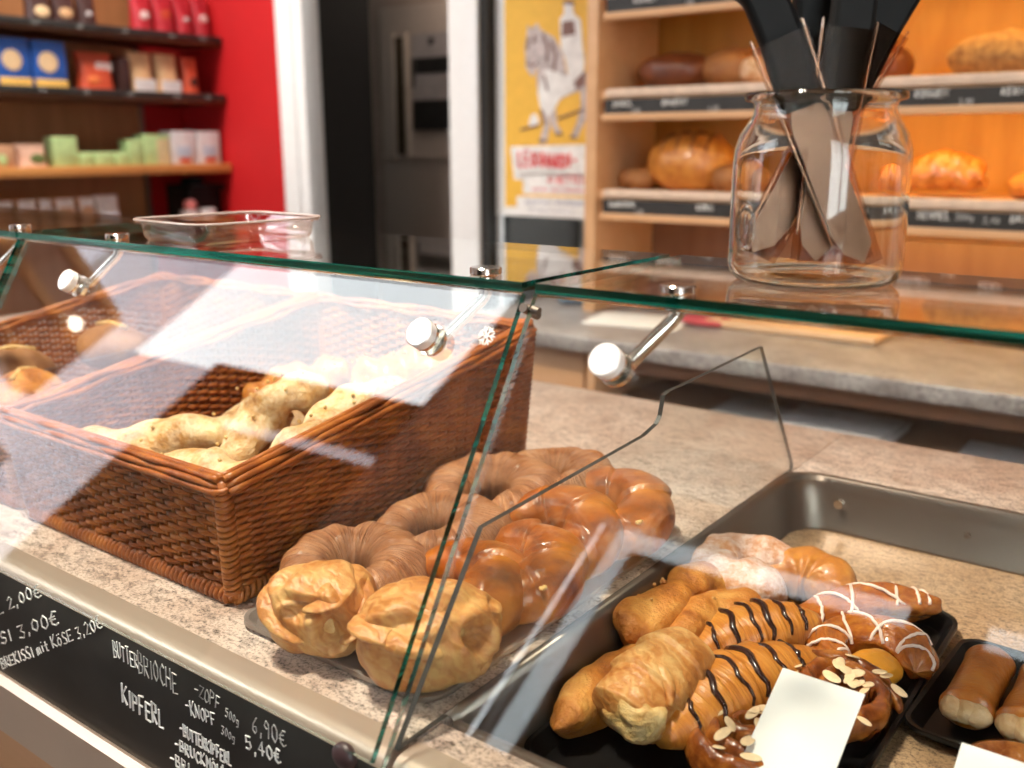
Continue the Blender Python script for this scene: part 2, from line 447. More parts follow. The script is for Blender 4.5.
# ---- handwriting: capital stroke letters on a 0..1 grid
GL = {
 'A': '0,0 .5,1 1,0;.2,.38 .8,.38', 'B': '0,0 0,1 .7,.95 .75,.6 .1,.52 .9,.4 .85,.05 0,0', 'C': '1,.85 .6,1 .1,.7 .1,.3 .6,0 1,.15',
 'D': '0,0 0,1 .7,.85 .95,.5 .7,.1 0,0', 'E': '1,1 0,1 0,0 1,0;0,.5 .75,.5', 'F': '1,1 0,1 0,0;0,.5 .75,.5',
 'G': '1,.85 .6,1 .1,.7 .1,.3 .6,0 1,.15 1,.45 .6,.45', 'H': '0,0 0,1;1,0 1,1;0,.5 1,.5', 'I': '.5,0 .5,1', 'J': '.8,1 .8,.2 .5,0 .1,.15',
 'K': '0,0 0,1;.9,1 0,.45 1,0', 'L': '0,1 0,0 .9,0', 'M': '0,0 .1,1 .5,.4 .9,1 1,0', 'N': '0,0 0,1 1,0 1,1',
 'O': '.5,1 .05,.75 .05,.25 .5,0 .95,.25 .95,.75 .5,1', 'P': '0,0 0,1 .8,.9 .8,.55 0,.45', 'R': '0,0 0,1 .8,.9 .75,.55 0,.48 .95,0',
 'S': '.95,.9 .5,1 .1,.8 .3,.55 .8,.42 .9,.15 .5,0 .05,.1', 'T': '0,1 1,1;.5,1 .5,0', 'U': '0,1 .05,.2 .5,0 .95,.2 1,1', 'V': '0,1 .5,0 1,1',
 'W': '0,1 .25,0 .5,.7 .75,0 1,1', 'X': '0,0 1,1;0,1 1,0', 'Y': '0,1 .5,.5 1,1;.5,.5 .5,0', 'Z': '0,1 1,1 0,0 1,0', 'i': '.5,0 .5,.62;.5,.85 .5,.92',
 'g': '.8,.6 .2,.6 .15,.15 .8,.15 .8,.6 .8,-.25 .3,-.35', 'm': '0,0 0,.55 .3,.6 .4,0;.4,.5 .8,.6 .95,0', 't': '.4,.9 .4,0 .8,0;.1,.6 .8,.6',
 '0': '.5,1 .1,.75 .1,.25 .5,0 .9,.25 .9,.75 .5,1', '1': '.2,.75 .55,1 .55,0', '2': '.05,.8 .5,1 .9,.75 .05,0 1,0',
 '3': '.05,1 .9,1 .4,.58 .9,.35 .6,0 .05,.1', '4': '.7,0 .7,1 0,.35 1,.35', '5': '.95,1 .15,1 .1,.55 .7,.6 .9,.3 .6,0 .05,.05',
 '6': '.8,1 .2,.55 .15,.15 .5,0 .85,.2 .7,.45 .2,.4', '9': '.85,.65 .5,.5 .15,.7 .4,1 .8,.9 .85,.65 .7,0', '7': '0,1 1,1 .4,0', '8': '.5,.55 .1,.8 .5,1 .9,.8 .5,.55 .05,.25 .5,0 .95,.25 .5,.55',
 '-': '.1,.45 .9,.5', ',': '.5,.08 .35,-.2', '.': '.45,0 .5,.06', '/': '0,0 1,1', 'c': '.95,.95 .5,1 .1,.6 .15,.2 .6,0 1,.1;-.1,.62 .7,.66;-.1,.38 .65,.42',
 'q': '.5,.75 .1,.6 .1,.2 .5,0 .9,.2 .9,.6 .5,.75;.25,1 .3,1.05;.7,1 .75,1.05',
}
def write(text, h, fn, r, wide=0.55, gap=0.2, jit=0.06, slant=0.08):
    """strokes of a handwritten line; fn(along, up) -> point on the board"""
    mb = MB(); x = 0.0; rng = random.Random(len(text) * 31 + ord(text[0]))
    for ch in text:
        if ch == ' ': x += h * 0.42; continue
        g = GL.get(ch)
        if not g: x += h * 0.5; continue
        sc = 1.0 + rng.uniform(-0.1, 0.1); dy = rng.uniform(-0.06, 0.06) * h
        w = h * wide * (0.45 if ch in 'Ii,.1' else 1.0)
        for st in g.split(';'):
            pts = []
            for q in st.split(' '):
                a, b = map(float, q.split(','))
                a += rng.uniform(-jit, jit); b += rng.uniform(-jit, jit) * 0.7
                pts.append(fn(x + a * w + slant * b * h, dy + b * h * sc))
            mb.tube(pts, r, 5)
        x += w + h * gap
    return mb

# ================================================================== THE SETTING
def slab(name, lo, hi, mat, bev=0.0):
    return structure(MB().span(lo, hi, bev).build(name, mat))
CEIL = 3.40
slab('floor', (-6.2, -1.2, -0.08), (2.7, 5.4, 0.0), M['floor'])
slab('ceiling', (-4.35, -1.2, CEIL), (2.7, 3.1, CEIL + 0.1), M['grey_ceiling'])
mb = MB()
mb.span((-4.20, -1.06, 0), (-4.15, -0.25, 1.75)); mb.span((-4.20, -1.06, 3.32), (-4.15, -0.25, CEIL)); mb.span((-4.20, -0.25, 0), (-4.15, 3.05, CEIL))
wl = structure(mb.build('wall_left', M['white_wall']))
slab('wall_right', (2.5, -1.2, 0), (2.65, 3.05, CEIL), M['brown_panel'])
slab('wall_left_red', (-4.15, 2.68, 0), (-4.146, 2.90, CEIL), M['red_wall'])
# back wall: red piece, doorway, post, window, plain piece behind the bread shelves
slab('wall_back_red', (-4.15, 2.90, 0), (-3.405, 3.02, CEIL), M['red_wall'])
slab('wall_back_top', (-3.405, 2.92, 2.45), (-1.80, 3.02, CEIL), M['white_wall'])
slab('wall_back_right', (-1.80, 2.90, 0), (2.5, 3.02, CEIL), M['white_wall'])
slab('wall_back_low', (-2.27, 2.93, 0), (-1.80, 3.02, 0.62), M['white_wall'])
# white door frame with a step in its profile, and the white post
mb = MB(); mb.span((-3.405, 2.875, 0), (-3.31, 3.0, 2.46), 0.006); mb.span((-3.31, 2.89, 0), (-3.255, 2.99, 2.46), 0.006)
mb.span((-3.405, 2.875, 2.38), (-2.31, 3.0, 2.50), 0.006)
structure(mb.build('trim_1', M['white_lacquer']))
mb = MB(); mb.span((-2.448, 2.885, 0), (-2.310, 2.96, 2.46), 0.004)
structure(mb.build('trim_2', M['white_lacquer']))
# dim corridor behind the doorway
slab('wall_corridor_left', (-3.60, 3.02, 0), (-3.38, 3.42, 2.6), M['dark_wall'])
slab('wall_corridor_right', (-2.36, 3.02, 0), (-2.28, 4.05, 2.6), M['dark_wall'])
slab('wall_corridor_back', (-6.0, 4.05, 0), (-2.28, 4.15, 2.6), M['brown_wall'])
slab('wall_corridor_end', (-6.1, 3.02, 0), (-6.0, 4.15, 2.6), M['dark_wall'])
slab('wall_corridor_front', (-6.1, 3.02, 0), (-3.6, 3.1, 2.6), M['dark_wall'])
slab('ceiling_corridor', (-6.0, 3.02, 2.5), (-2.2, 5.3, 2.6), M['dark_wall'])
# the window beside the post: dark rubber joint, grey frame and one pane
mb = MB(); mb.span((-2.318, 2.90, 0), (-2.272, 2.99, 2.45))
structure(mb.build('trim_3', M['dark_wall']))
w = MB(); w.span((-2.272, 2.95, 0.62), (-2.262, 2.98, 2.45)); w.span((-2.262, 2.95, 0.62), (-1.80, 2.98, 0.68))
w = structure(w.build('window_1', plain('grey_frame', (0.42, 0.40, 0.39), 0.5)))
MB().span((-2.265, 2.962, 0.68), (-1.80, 2.968, 2.45)).build('window_pane', M['pane'], w)
# outer wall seen through it: grey with upright ribs and one bluish pipe strip
mb = MB(); mb.span((-2.28, 3.55, 0), (-1.2, 3.6, 3.0), 0)
for i, x in enumerate((-2.22, -2.12, -2.05, -1.93, -1.82)): mb.span((x, 3.48, 0), (x + 0.035, 3.552, 3.0), 0.004, mi=1 + i % 2)
structure(mb.build('wall_courtyard', [plain('grey_cladding', (0.62, 0.58, 0.56), 0.7), plain('dark_rib', (0.10, 0.11, 0.13), 0.7), plain('blue_rib', (0.16, 0.24, 0.36), 0.7)]))

# front wall behind the photographer with the shop window opening and an added one at right (daylight)
def wall_front(x0, x1, z0, z1, nm): slab(nm, (x0, -1.16, z0), (x1, -1.0, z1), M['white_wall'])
segs = [(-4.14, -2.27, 0, 0.95), (-4.14, -2.27, 3.34, CEIL), (-2.27, -1.375, 0, CEIL), (-1.375, -0.18, 2.205, CEIL),
        (-0.18, 0.80, 0, CEIL), (0.80, 2.40, 0, 0.9), (0.80, 2.40, 3.1, CEIL), (2.40, 2.5, 0, CEIL)]
mb = MB()
for a, b, c, d in segs: mb.span((a, -1.05, c), (b, -1.0, d))
structure(mb.build('wall_front', M['white_wall']))
# dark panelled door left of it standing in the tall window, with narrow lights
mb = MB()
mb.span((-3.50, -1.10, 0), (-3.24, -1.02, 2.49)); mb.span((-3.24, -1.10, 2.27), (-2.23, -1.02, 2.49))
mb.span((-3.165, -1.10, 0), (-2.23, -1.02, 2.165)); mb.span((-3.24, -1.10, 0), (-3.165, -1.02, 1.62))
d1 = structure(mb.build('door_1', M['dark_wall']))
M['tinted'] = pane_glass('tinted_pane', (0.64, 0.62, 0.64))  # for added panes that dim the sky mirrored in the front glass
w3 = MB(); w3.span((-4.19, -0.64, 1.75), (-4.17, -0.60, 3.32)); w3 = structure(w3.build('window_3', M['white_lacquer']))  # added window: puts a bright haze into the left pane's reflection
MB().span((-4.184, -1.07, 1.75), (-4.178, -0.25, 3.32)).build('tinted_light', M['tinted'], w3)
MB().span((-3.24, -1.075, 1.62), (-2.23, -1.069, 2.27)).build('tinted_light', M['tinted'], d1)
MB().span((-4.178, -1.075, 0.95), (-3.50, -1.069, 2.49)).build('tinted_light', M['tinted'], d1)
# dark entrance door with side light and transom light
mb = MB()
mb.span((-1.42, -1.10, 0), (-1.25, -1.06, 1.47)); mb.span((-1.372, -1.08, 1.47), (-1.360, -1.06, 2.25)); mb.span((-1.345, -1.08, 1.47), (-1.333, -1.06, 2.25))
mb.span((-1.25, -1.10, 0), (-0.18, -1.06, 2.145)); mb.span((-0.50, -1.10, 2.145), (-0.33, -1.06, 2.25))
d2 = structure(mb.build('door_2', M['dark_wall']))
M['tinted_light'] = pane_glass('half_tinted_pane', (0.62, 0.64, 0.65))  # for an added pane toning down the sky in the door's slits
MB().span((-1.40, -1.112, 1.43), (-0.18, -1.106, 2.25)).build('tinted_light', M['tinted_light'], d2)
# right hand window, unseen, added to give the pastries daylight
w = MB()
for x in (0.80, 1.57, 2.34): w.span((x, -1.10, 0.9), (x + 0.06, -1.04, 3.1))
w.span((0.86, -1.10, 0.9), (2.34, -1.04, 0.96)); w.span((0.86, -1.10, 3.04), (2.34, -1.04, 3.1)); w.span((0.86, -1.10, 2.3), (2.34, -1.04, 2.36))
w = structure(w.build('window_2', M['white_lacquer']))
MB().span((0.86, -1.075, 0.96), (2.34, -1.068, 3.04)).build('window_pane', M['pane'], w)

# ================================================================== THE DISPLAY COUNTER
TOP = 0.900
XW = -0.443                      # left edge of the sunken well
WF = 0.834                       # floor of the well
ct = thing('display_counter', 'long bakery sales counter with granite top, metal edge strip and beech front', 'counter', (0, 0, 0))
mb = MB()                        # granite top with a cut-out for the well
mb.span((-2.6, 0.468, TOP - 0.03), (XW, 1.462, TOP), 0.002)
mb.span((XW, 1.245, TOP - 0.03), (1.2, 1.462, TOP), 0.002)
mb.span((XW, 0.468, TOP - 0.03), (1.2, 0.500, TOP), 0.002)
mb.build('stone_top', M['granite'], ct)
mb = MB(); mb.span((XW - 0.01, 0.50, WF - 0.03), (1.2, 1.25, WF)); mb.build('well_floor', M['well_stone'], ct)
# steel lining of the well: slanted back and side wall with rounded corner, rim lip
mb = MB()
def wellpath(dx, z):
    pts = [(XW + dx, 0.505, z)]
    r = 0.045
    for i in range(9):
        a = PI - (PI / 2) * i / 8
        pts.append((XW + dx + r + r * math.cos(a), 1.242 - dx - r + r * math.sin(a), z))
    pts.append((1.19, 1.242 - dx, z))
    return pts
prof = [(-0.004, TOP + 0.001), (0.0, TOP + 0.005), (0.006, TOP + 0.004), (0.010, TOP - 0.002), (0.010, TOP - 0.012), (0.012, TOP - 0.020), (0.022, WF + 0.004), (0.024, WF + 0.001)]
rows = [wellpath(*p) for p in prof]
vs = [p for r_ in rows for p in r_]; n = len(rows[0])
fs = [[i * n + j, i * n + j + 1, (i + 1) * n + j + 1, (i + 1) * n + j] for i in range(len(rows) - 1) for j in range(n - 1)]
mb.add(vs, fs)
mb.span((XW + 0.01, 0.500, WF), (1.19, 0.508, TOP + 0.003), 0.002)
o = mb.build('well_lining', M['steel'], ct)
sol = o.modifiers.new('Solidify', 'SOLIDIFY'); sol.thickness = 0.0012
mb = MB(); mb.tube([(XW + 0.075, 1.222, TOP - 0.024), (XW + 0.075, 1.212, TOP - 0.024)], 0.006, 10); mb.build('rivet', M['chrome'], ct)
mb = MB(); mb.tube([(-0.21, 1.222, TOP - 0.03), (-0.21, 1.216, TOP - 0.03)], 0.0035, 10); mb.build('screw', M['dark_steel'], ct)
# metal edge strip with round nose
def ext_x(mbx, prof2, x0, x1):
    n = len(prof2)
    vs = [(x0, y, z) for y, z in prof2] + [(x1, y, z) for y, z in prof2]
    fs = [list(range(n))[::-1], [n + i for i in range(n)]] + [[i, (i + 1) % n, n + (i + 1) % n, n + i] for i in range(n)]
    mbx.add(vs, fs)
nose = [(0.468, TOP - 0.03), (0.468, TOP + 0.002), (0.452, TOP + 0.002)] + [(0.452 - 0.0145 * math.sin(a), TOP - 0.0125 + 0.0145 * math.cos(a)) for a in [i * PI / 14 for i in range(1, 10)]] + [(0.441, TOP - 0.03)]
mb = MB(); ext_x(mb, nose, -2.6, XW - 0.006); mb.build('edge_strip', M['trim'], ct)
mb = MB(); ext_x(mb, nose, XW + 0.004, 1.2); mb.build('edge_strip', M['trim'], ct)
low = [(0.40, 0.712), (0.40, 0.775), (0.408, 0.780), (0.413, 0.778), (0.413, 0.736), (0.418, 0.730), (0.418, 0.712)]
mb = MB(); ext_x(mb, [(y + 0.025, z - 0.019) for y, z in low], -2.6, 1.2); mb.build('lower_strip', M['trim'], ct)
mb = MB(); mb.span((-2.6, 0.4455, 0.0), (1.2, 0.466, TOP - 0.03)); mb.build('front_panel', M['front_wood'], ct)
mb = MB(); mb.span((-2.6, 1.43, 0.0), (1.2, 1.455, TOP - 0.03)); mb.span((-2.6, 0.452, 0.0), (-2.57, 1.43, TOP - 0.03)); mb.build('carcass', M['brown_panel'], ct)

# ---- chalkboard on the counter front, tilted face, with its handwriting
BY = 0.4375
cb = thing('chalkboard', 'long black chalkboard with white handwritten prices on the counter front below the glass', 'chalkboard', (0, 0, 0))
mb = MB(); mb.span((-2.4, BY, 0.757), (-0.452, BY + 0.004, 0.8905), 0.001); mb.build('board', M['black_board'], cb)
def px_board(px, py):            # a point of the photograph brought back to the board's plane
    fw = Vector((-math.sin(YAW) * math.cos(PITCH), math.cos(YAW) * math.cos(PITCH), -math.sin(PITCH)))
    rt = Vector((math.cos(YAW), math.sin(YAW), 0)); dn = fw.cross(rt)
    d = rt * ((px - 512) / 959.0) + dn * ((py - 384) / 959.0) + fw
    d *= BY / d.y
    return d.x, d.z + H
def line_at(text, p0, p1, hpx, r=0.0009, mat='chalk', wide=0.55, gap=0.18):
    a = Vector(px_board(*p0)); b = Vector(px_board(*p1))
    u = (b - a).normalized(); v = Vector((-u.y, u.x))
    h = hpx
    probe = 0.0
    for ch in text:
        probe += h * 0.42 if ch == ' ' else h * wide * (0.45 if ch in 'Ii,.1' else 1.0) + h * gap
    k = (b - a).length / probe
    fn = lambda s, t: (a.x + u.x * s * k + v.x * t, BY - 0.0004, a.y + u.y * s * k + v.y * t)
    write(text, h, fn, r).build('chalk_writing', M[mat], cb, smooth=60)
line_at('BREZEL 2,00c', (-34, 626), (40, 595), 0.013)
line_at('MOSSI 3,00c', (-22, 652), (58, 622), 0.013)
line_at('BREKISSI mit KqSE 3,20c', (2, 668), (100, 628), 0.012, 0.0008)
line_at('BUTTER', (113, 655), (138, 668), 0.017, 0.0007, 'chalk')
line_at('BRIOCHE', (138, 671), (177, 693), 0.022, 0.0007, 'chalk_dim')
line_at('KIPFERL', (122, 702), (164, 729), 0.020, 0.0012)
line_at('-ZOPF', (193, 692), (219, 711), 0.014, 0.0006, 'chalk_dim')
line_at('500g', (224, 715), (238, 725), 0.008, 0.0005, 'chalk_dim')
line_at('-KNOPF', (185, 712), (215, 726), 0.014, 0.0007)
line_at('300g', (220, 732), (234, 742), 0.008, 0.0005, 'chalk_dim')
line_at('6,90c', (251, 730), (286, 747), 0.015, 0.0006, 'chalk_dim')
line_at('5,40c', (245, 748), (281, 764), 0.013, 0.0009)
line_at('-BUTTERKIPFERL', (179, 733), (230, 765), 0.012, 0.0010)
line_at('-BRUCKMqHL', (174, 747), (226, 779), 0.012, 0.0010)
line_at('-BRI', (169, 761), (190, 774), 0.012, 0.0010)
mb = MB(); mb.blob((0.012, 0.007, 0.011), (0, 0, 0), None, 20, 12)
tag(mb.build('magnet', M['rubber'], None, (-0.478, BY - 0.008, 0.8945)), 'small dark round magnet on the top edge of the chalkboard', 'magnet')

# ================================================================== GLASS SUPERSTRUCTURE
GT = 1.233                       # upper face of the glass top
def flat_pane(mb, fn, u0, u1, v0, v1, th, r=0.0):
    """a pane with its two faces (material 0) and its ground edges (material 1)"""
    c = [(u0, v0), (u1, v0), (u1, v1), (u0, v1)]
    vs = [fn(a, b, 0) for a, b in c] + [fn(a, b, th) for a, b in c]
    mb.add(vs, [[0, 1, 2, 3], [7, 6, 5, 4]], None, 0)
    mb.add(vs, [[0, 1, 5, 4], [1, 2, 6, 5], [2, 3, 7, 6], [3, 0, 4, 7]], None, 1)
def top_pane(x0, x1, label):
    mb = MB(); flat_pane(mb, lambda a, b, d: (a, b, GT - d), x0, x1, 0.612, 0.862, 0.008); mb.mi[4] = 0
    return tag(mb.build('glass_shelf', [M['pane'], M['edge']], None, smooth=0), label, 'glass shelf', 'glass shelves on top of the counter')
top_pane(-1.244, -0.447, 'long glass top carrying the clear plastic tub, with green edge')
top_pane(-0.434, 0.62, 'green edged glass top carrying the jar of knives')
top_pane(-2.2, -1.249, 'farthest glass top, at the left end of the counter')
# slanted front panes
S0 = Vector((0.6135, 1.2245)); S1 = Vector((0.4255, 0.9035))
SD = (S1 - S0).normalized(); SN = Vector((SD.y, -SD.x))      # SN points to the customers
def slant(a, b, d): p = S0 + SD * b - SN * (-d) if False else S0 + SD * b + Vector((SN.x, SN.y)) * -d; return (a, p.x, p.y)
SL = (S1 - S0).length
def front_pane(x0, x1, label):
    mb = MB(); flat_pane(mb, slant, x0, x1, 0.0, SL, 0.006)
    return tag(mb.build('front_glass', [M['pane'], M['edge']], None, smooth=0), label, 'glass pane', 'slanted front panes of the counter')
front_pane(-1.240, -0.4475, 'slanted front pane before the near wicker basket, mirroring white daylight')
front_pane(-0.4365, 0.62, 'slanted front pane before the black pastry trays')
front_pane(-2.2, -1.248, 'slanted front pane at the far left end of the counter')
# frosted snow crystal sign on the pane
mb = MB(); c0 = Vector(slant(-0.468, 0.040, -0.0004))
sx = Vector((1, 0, 0)); sy = Vector((0, -SD.x, -SD.y))
for k in range(6):
    a = k * PI / 3; d = sx * math.cos(a) + sy * math.sin(a); q = sx * -math.sin(a) + sy * math.cos(a)
    mb.tube([c0, c0 + d * 0.0085], 0.0007, 5)
    for s in (-1, 1):
        mb.tube([c0 + d * 0.004, c0 + d * 0.0072 + q * s * 0.0032], 0.0007, 5)
tag(mb.build('snowflake_emblem', M['paper']), 'small white snow crystal emblem on the front pane near the middle gap', 'emblem')

# clamps: bolt through the glass top, bent rod, round knob on the front pane
def make_clamp(label):
    t = thing('glass_clamp', label, 'glass holder', group='metal clamps holding the front glass')
    b = MB(); b.lathe([(0, 0.0065), (0.0125, 0.0065), (0.0135, 0.0055), (0.0135, 0.001), (0.0125, 0.0), (0, 0.0)], 28); b.build('bolt_cap', M['chrome'], t)
    b = MB(); b.lathe([(0.0055, 0), (0.0055, -0.012)], 16); b.build('bolt_shaft', M['chrome'], t)
    kn = Vector((-0.030, -0.043, -0.050))
    n3 = Vector((0, SN.x, SN.y))
    b = MB(); b.tube([(0, 0, -0.009), (0, 0, -0.016), (-0.003, -0.002, -0.021), kn + n3 * -0.014 + Vector((0.006, 0.006, 0.006)), kn - n3 * 0.008], 0.0055, 14); b.build('rod', M['chrome'], t)
    q = n3.to_track_quat('Z', 'Y').to_euler()
    b = MB(); b.lathe([(0, 0.0120), (0.0118, 0.0120), (0.0130, 0.0108), (0.0130, 0.003)], 36); b.build('knob', M['white_knob'], t, kn, q)
    b = MB(); b.lathe([(0.0131, 0.0035), (0.0131, 0.0), (0.0, 0.0)], 36); b.build('knob_ring', M['chrome'], t, kn, q)
    b = MB(); b.lathe([(0, -0.007), (0.0135, -0.007), (0.0135, -0.012), (0, -0.012)], 36); b.build('washer', M['chrome'], t, kn, q)
    return t
c0 = make_clamp('round metal clamp on the pane right of the middle gap, under the jar side')
c0.location = (-0.320, 0.632, GT)
dup(c0, (-0.499, 0.632, GT), 0, 'round metal clamp on the basket pane just left of the middle gap')
dup(c0, (-1.050, 0.632, GT), 0, 'round metal clamp at the far left end of the basket pane')
dup(c0, (-1.280, 0.634, GT), 0, 'round metal clamp cut off by the left picture edge, on the farthest pane')

# divider pane standing across the counter, stepped front edge
XD = -0.4435
DV = [(0.449, 0.903), (0.552, 1.046), (0.812, 1.057), (0.838, 1.063), (0.846, 1.070), (0.852, 1.090), (0.862, 1.093), (0.893, 1.093), (1.103, 1.099), (1.238, 0.912), (1.238, 0.903)]
mb = MB(); m_ = len(DV); th = 0.005
vs = [(XD - th / 2, y, z) for y, z in DV] + [(XD + th / 2, y, z) for y, z in DV]
mb.add(vs, [list(range(m_)), [m_ + i for i in range(m_)][::-1]], None, 0)
mb.add(vs, [[i, (i + 1) % m_, m_ + (i + 1) % m_, m_ + i] for i in range(m_)], None, 1)
tag(mb.build('divider_pane', [M['pane'], M['edge_dark']], None, smooth=0), 'upright clear divider pane with stepped dark edge between the two counter sections', 'glass pane')
# left end divider
mb = MB()
vs = [(-1.246 - th / 2, y, z) for y, z in DV] + [(-1.246 + th / 2, y, z) for y, z in DV]
mb.add(vs, [list(range(m_)), [m_ + i for i in range(m_)][::-1]], None, 0)
mb.add(vs, [[i, (i + 1) % m_, m_ + (i + 1) % m_, m_ + i] for i in range(m_)], None, 1)
tag(mb.build('divider_pane', [M['pane'], M['edge_dark']], None, smooth=0), 'upright clear divider pane at the left end, beside the farther basket', 'glass pane')
# small pipe fitting at the gap of the panes
mb = MB(); mb.tube([(-0.4415, 0.626, 1.205), (-0.4415, 0.606, 1.214)], 0.004, 12); mb.tube([(-0.4415, 0.612, 1.213), (-0.430, 0.612, 1.211)], 0.0035, 12)
tag(mb.build('glass_connector', M['dark_steel']), 'tiny metal connector between the panes at the middle gap', 'fitting')

# ---- clear plastic tub upside on the glass top
tb = thing('plastic_tub', 'shallow clear plastic tub on the left glass top', 'tub', (-0.945, 0.712, GT), math.radians(-4))
def rrect(w, d, r, z, n=6):
    out = []
    for cx, cyy, a0 in ((w / 2 - r, d / 2 - r, 0), (-w / 2 + r, d / 2 - r, PI / 2), (-w / 2 + r, -d / 2 + r, PI), (w / 2 - r, -d / 2 + r, 3 * PI / 2)):
        for i in range(n + 1):
            a = a0 + PI / 2 * i / n; out.append((cx + r * math.cos(a), cyy + r * math.sin(a), z))
    return out
def rings(mb, rr, capb=True, capt=False, mi=0):
    n = len(rr[0]); vs = [p for r_ in rr for p in r_]
    fs = [[i * n + j, i * n + (j + 1) % n, (i + 1) * n + (j + 1) % n, (i + 1) * n + j] for i in range(len(rr) - 1) for j in range(n)]
    if capb: fs.append(list(range(n))[::-1])
    if capt: fs.append([(len(rr) - 1) * n + j for j in range(n)])
    mb.add(vs, fs, None, mi)
mb = MB(); rings(mb, [rrect(0.128, 0.150, 0.02, 0.0012), rrect(0.134, 0.156, 0.022, 0.006), rrect(0.140, 0.162, 0.024, 0.022), rrect(0.150, 0.172, 0.026, 0.024), rrect(0.152, 0.174, 0.026, 0.020)])
o = mb.build('shell', M['plastic'], tb); s = o.modifiers.new('Solidify', 'SOLIDIFY'); s.thickness = 0.0014
mb = MB(); mb.tube(rrect(0.152, 0.174, 0.026, 0.024), 0.0014, 8, True); mb.build('rim', plain('milky_rim', (0.40, 0.33, 0.31), 0.2, coat=0.5), tb)

# ---- the jar of knives
JC = (-0.264, 0.754, GT); JR = YAW
jar = thing('glass_jar', 'big clear glass jar with black handled knives in it, standing on the right glass top', 'jar', JC, JR)
outer = [(0, 0.0006), (0.064, 0.0006), (0.071, 0.002), (0.0765, 0.007), (0.0785, 0.014), (0.0785, 0.092), (0.0775, 0.104), (0.0735, 0.116), (0.0665, 0.126), (0.0625, 0.132), (0.0615, 0.138), (0.0625, 0.141), (0.0695, 0.1425), (0.0705, 0.1455), (0.069, 0.148), (0.064, 0.1485)]
inner = [(0.060, 0.147), (0.0585, 0.140), (0.0585, 0.132), (0.063, 0.124), (0.070, 0.114), (0.0742, 0.103), (0.0752, 0.092), (0.0756, 0.015), (0.0735, 0.0085), (0.069, 0.0050), (0.062, 0.0040), (0.035, 0.0036), (0, 0.0042)]
outer = [(r * 0.85, z * 0.97) for r, z in outer]; inner = [(r * 0.85, z * 0.97) for r, z in inner]
mb = MB(); mb.lathe(outer + inner, 72); mb.build('jar_body', M['jar_glass'], jar, smooth=60)
mb = MB()
for (a, b, c, d) in ((-0.074, -0.022, 0.034, 0.062), (-0.0745, -0.020, 0.030, 0.034)):
    pass
ring_pts = [(-0.0625 + 0.004 * math.cos(a) , -0.0285 - 0.009 * math.cos(a), 0.045 + 0.017 * math.sin(a)) for a in [2 * PI * i / 20 for i in range(20)]]
mb.tube(ring_pts, 0.0016, 8, True)
mb.tube([(-0.0625, -0.0285, 0.036), (-0.0625, -0.0285, 0.055)], 0.0014, 8)
mb.build('embossed_mark', M['jar_glass'], jar)
def knife(label, top, bot, yoff, handle_len, width, hole, flip=1, bladew=0.03):
    """top, bot in the jar's frontal plane (x, z); yoff = depth inside the jar"""
    t = thing('kitchen_knife', label, 'knife', JC, JR, 'kitchen knives in the jar')
    T = Vector((top[0] * 0.93, 0, top[1] * 0.965)); B = Vector((bot[0] * 0.86, 0, bot[1])); ax = (T - B).normalized(); sd = Vector((ax.z, 0, -ax.x)) * flip
    def fn(a, b, d): p = T - ax * a + sd * b; return (p.x, yoff + d, p.z)
    hl, w = handle_len, width
    hp = [(0, -w * 0.40), (0.004, -w * 0.72), (0.018, -w * 0.74), (0.034, -w * 0.44), (hl * 0.55, -w * 0.40), (hl * 0.85, -w * 0.44), (hl, -w * 0.50),
          (hl, w * 0.42), (hl * 0.8, w * 0.40), (hl * 0.5, w * 0.46), (hl * 0.25, w * 0.42), (0.012, w * 0.52), (0.003, w * 0.40)]
    hb = MB()
    if hole:
        bm = bmesh.new()
        mb2 = MB(); mb2.prism(hp, fn, -0.008, 0.008)
        hb = mb2
    else: hb.prism(hp, fn, -0.008, 0.008)
    o = hb.build('handle', M['black_plastic'], t)
    bv = o.modifiers.new('Bevel', 'BEVEL'); bv.width = 0.0045; bv.segments = 3; bv.limit_method = 'ANGLE'
    if hole:
        rp = [fn(0.016 + 0.0055 * math.cos(a), 0.0 + 0.0055 * math.sin(a) * 1.2, -0.0086) for a in [2 * PI * i / 18 for i in range(18)]]
        MB().tube(rp, 0.0012, 6, True).build('hole_rim', M['black_plastic'], t)
        hp2 = [(0.016 + 0.0052 * math.cos(a), 0.0052 * 1.2 * math.sin(a)) for a in [2 * PI * i / 18 for i in range(18)]]
    L_ = (T - B).length
    bp = [(hl - 0.004, -bladew * 0.30), (hl + 0.010, -bladew * 0.46), (L_ - 0.03, -bladew * 0.46), (L_ - 0.012, -bladew * 0.32), (L_, bladew * 0.10), (L_ - 0.012, bladew * 0.44), (hl + 0.004, bladew * 0.46), (hl - 0.004, bladew * 0.34)]
    MB().prism(bp, fn, -0.0009, 0.0009).build('blade', M['blade'], t)
    sw = max(w * 0.52, bladew * 0.56)
    sp = [(hl * 0.55, -sw * 1.05), (L_ + 0.001, -sw * 0.75), (L_ + 0.001, sw * 0.75), (hl * 0.55, sw * 1.05)]
    for d in (-0.0095, 0.0095):
        sb = MB()
        vs = [fn(a, b, d) for a, b in sp] + [fn(a, b, d + 0.0006) for a, b in sp]
        sb.add(vs, [[0, 1, 2, 3], [7, 6, 5, 4], [0, 1, 5, 4], [1, 2, 6, 5], [2, 3, 7, 6], [3, 0, 4, 7]])
        sb.build('plastic_sheath', M['sheath'], t)
    sb = MB()
    for b in (-1, 1):
        sb.tube([fn(hl * 0.50, b * sw * 1.06, 0), fn(L_ - 0.02, b * sw * 0.78, 0)], 0.0009, 6)
    sb.build('sheath_seam', real_glass('seam_plastic', (0.92, 0.84, 0.78), 0.1), t)
    return t
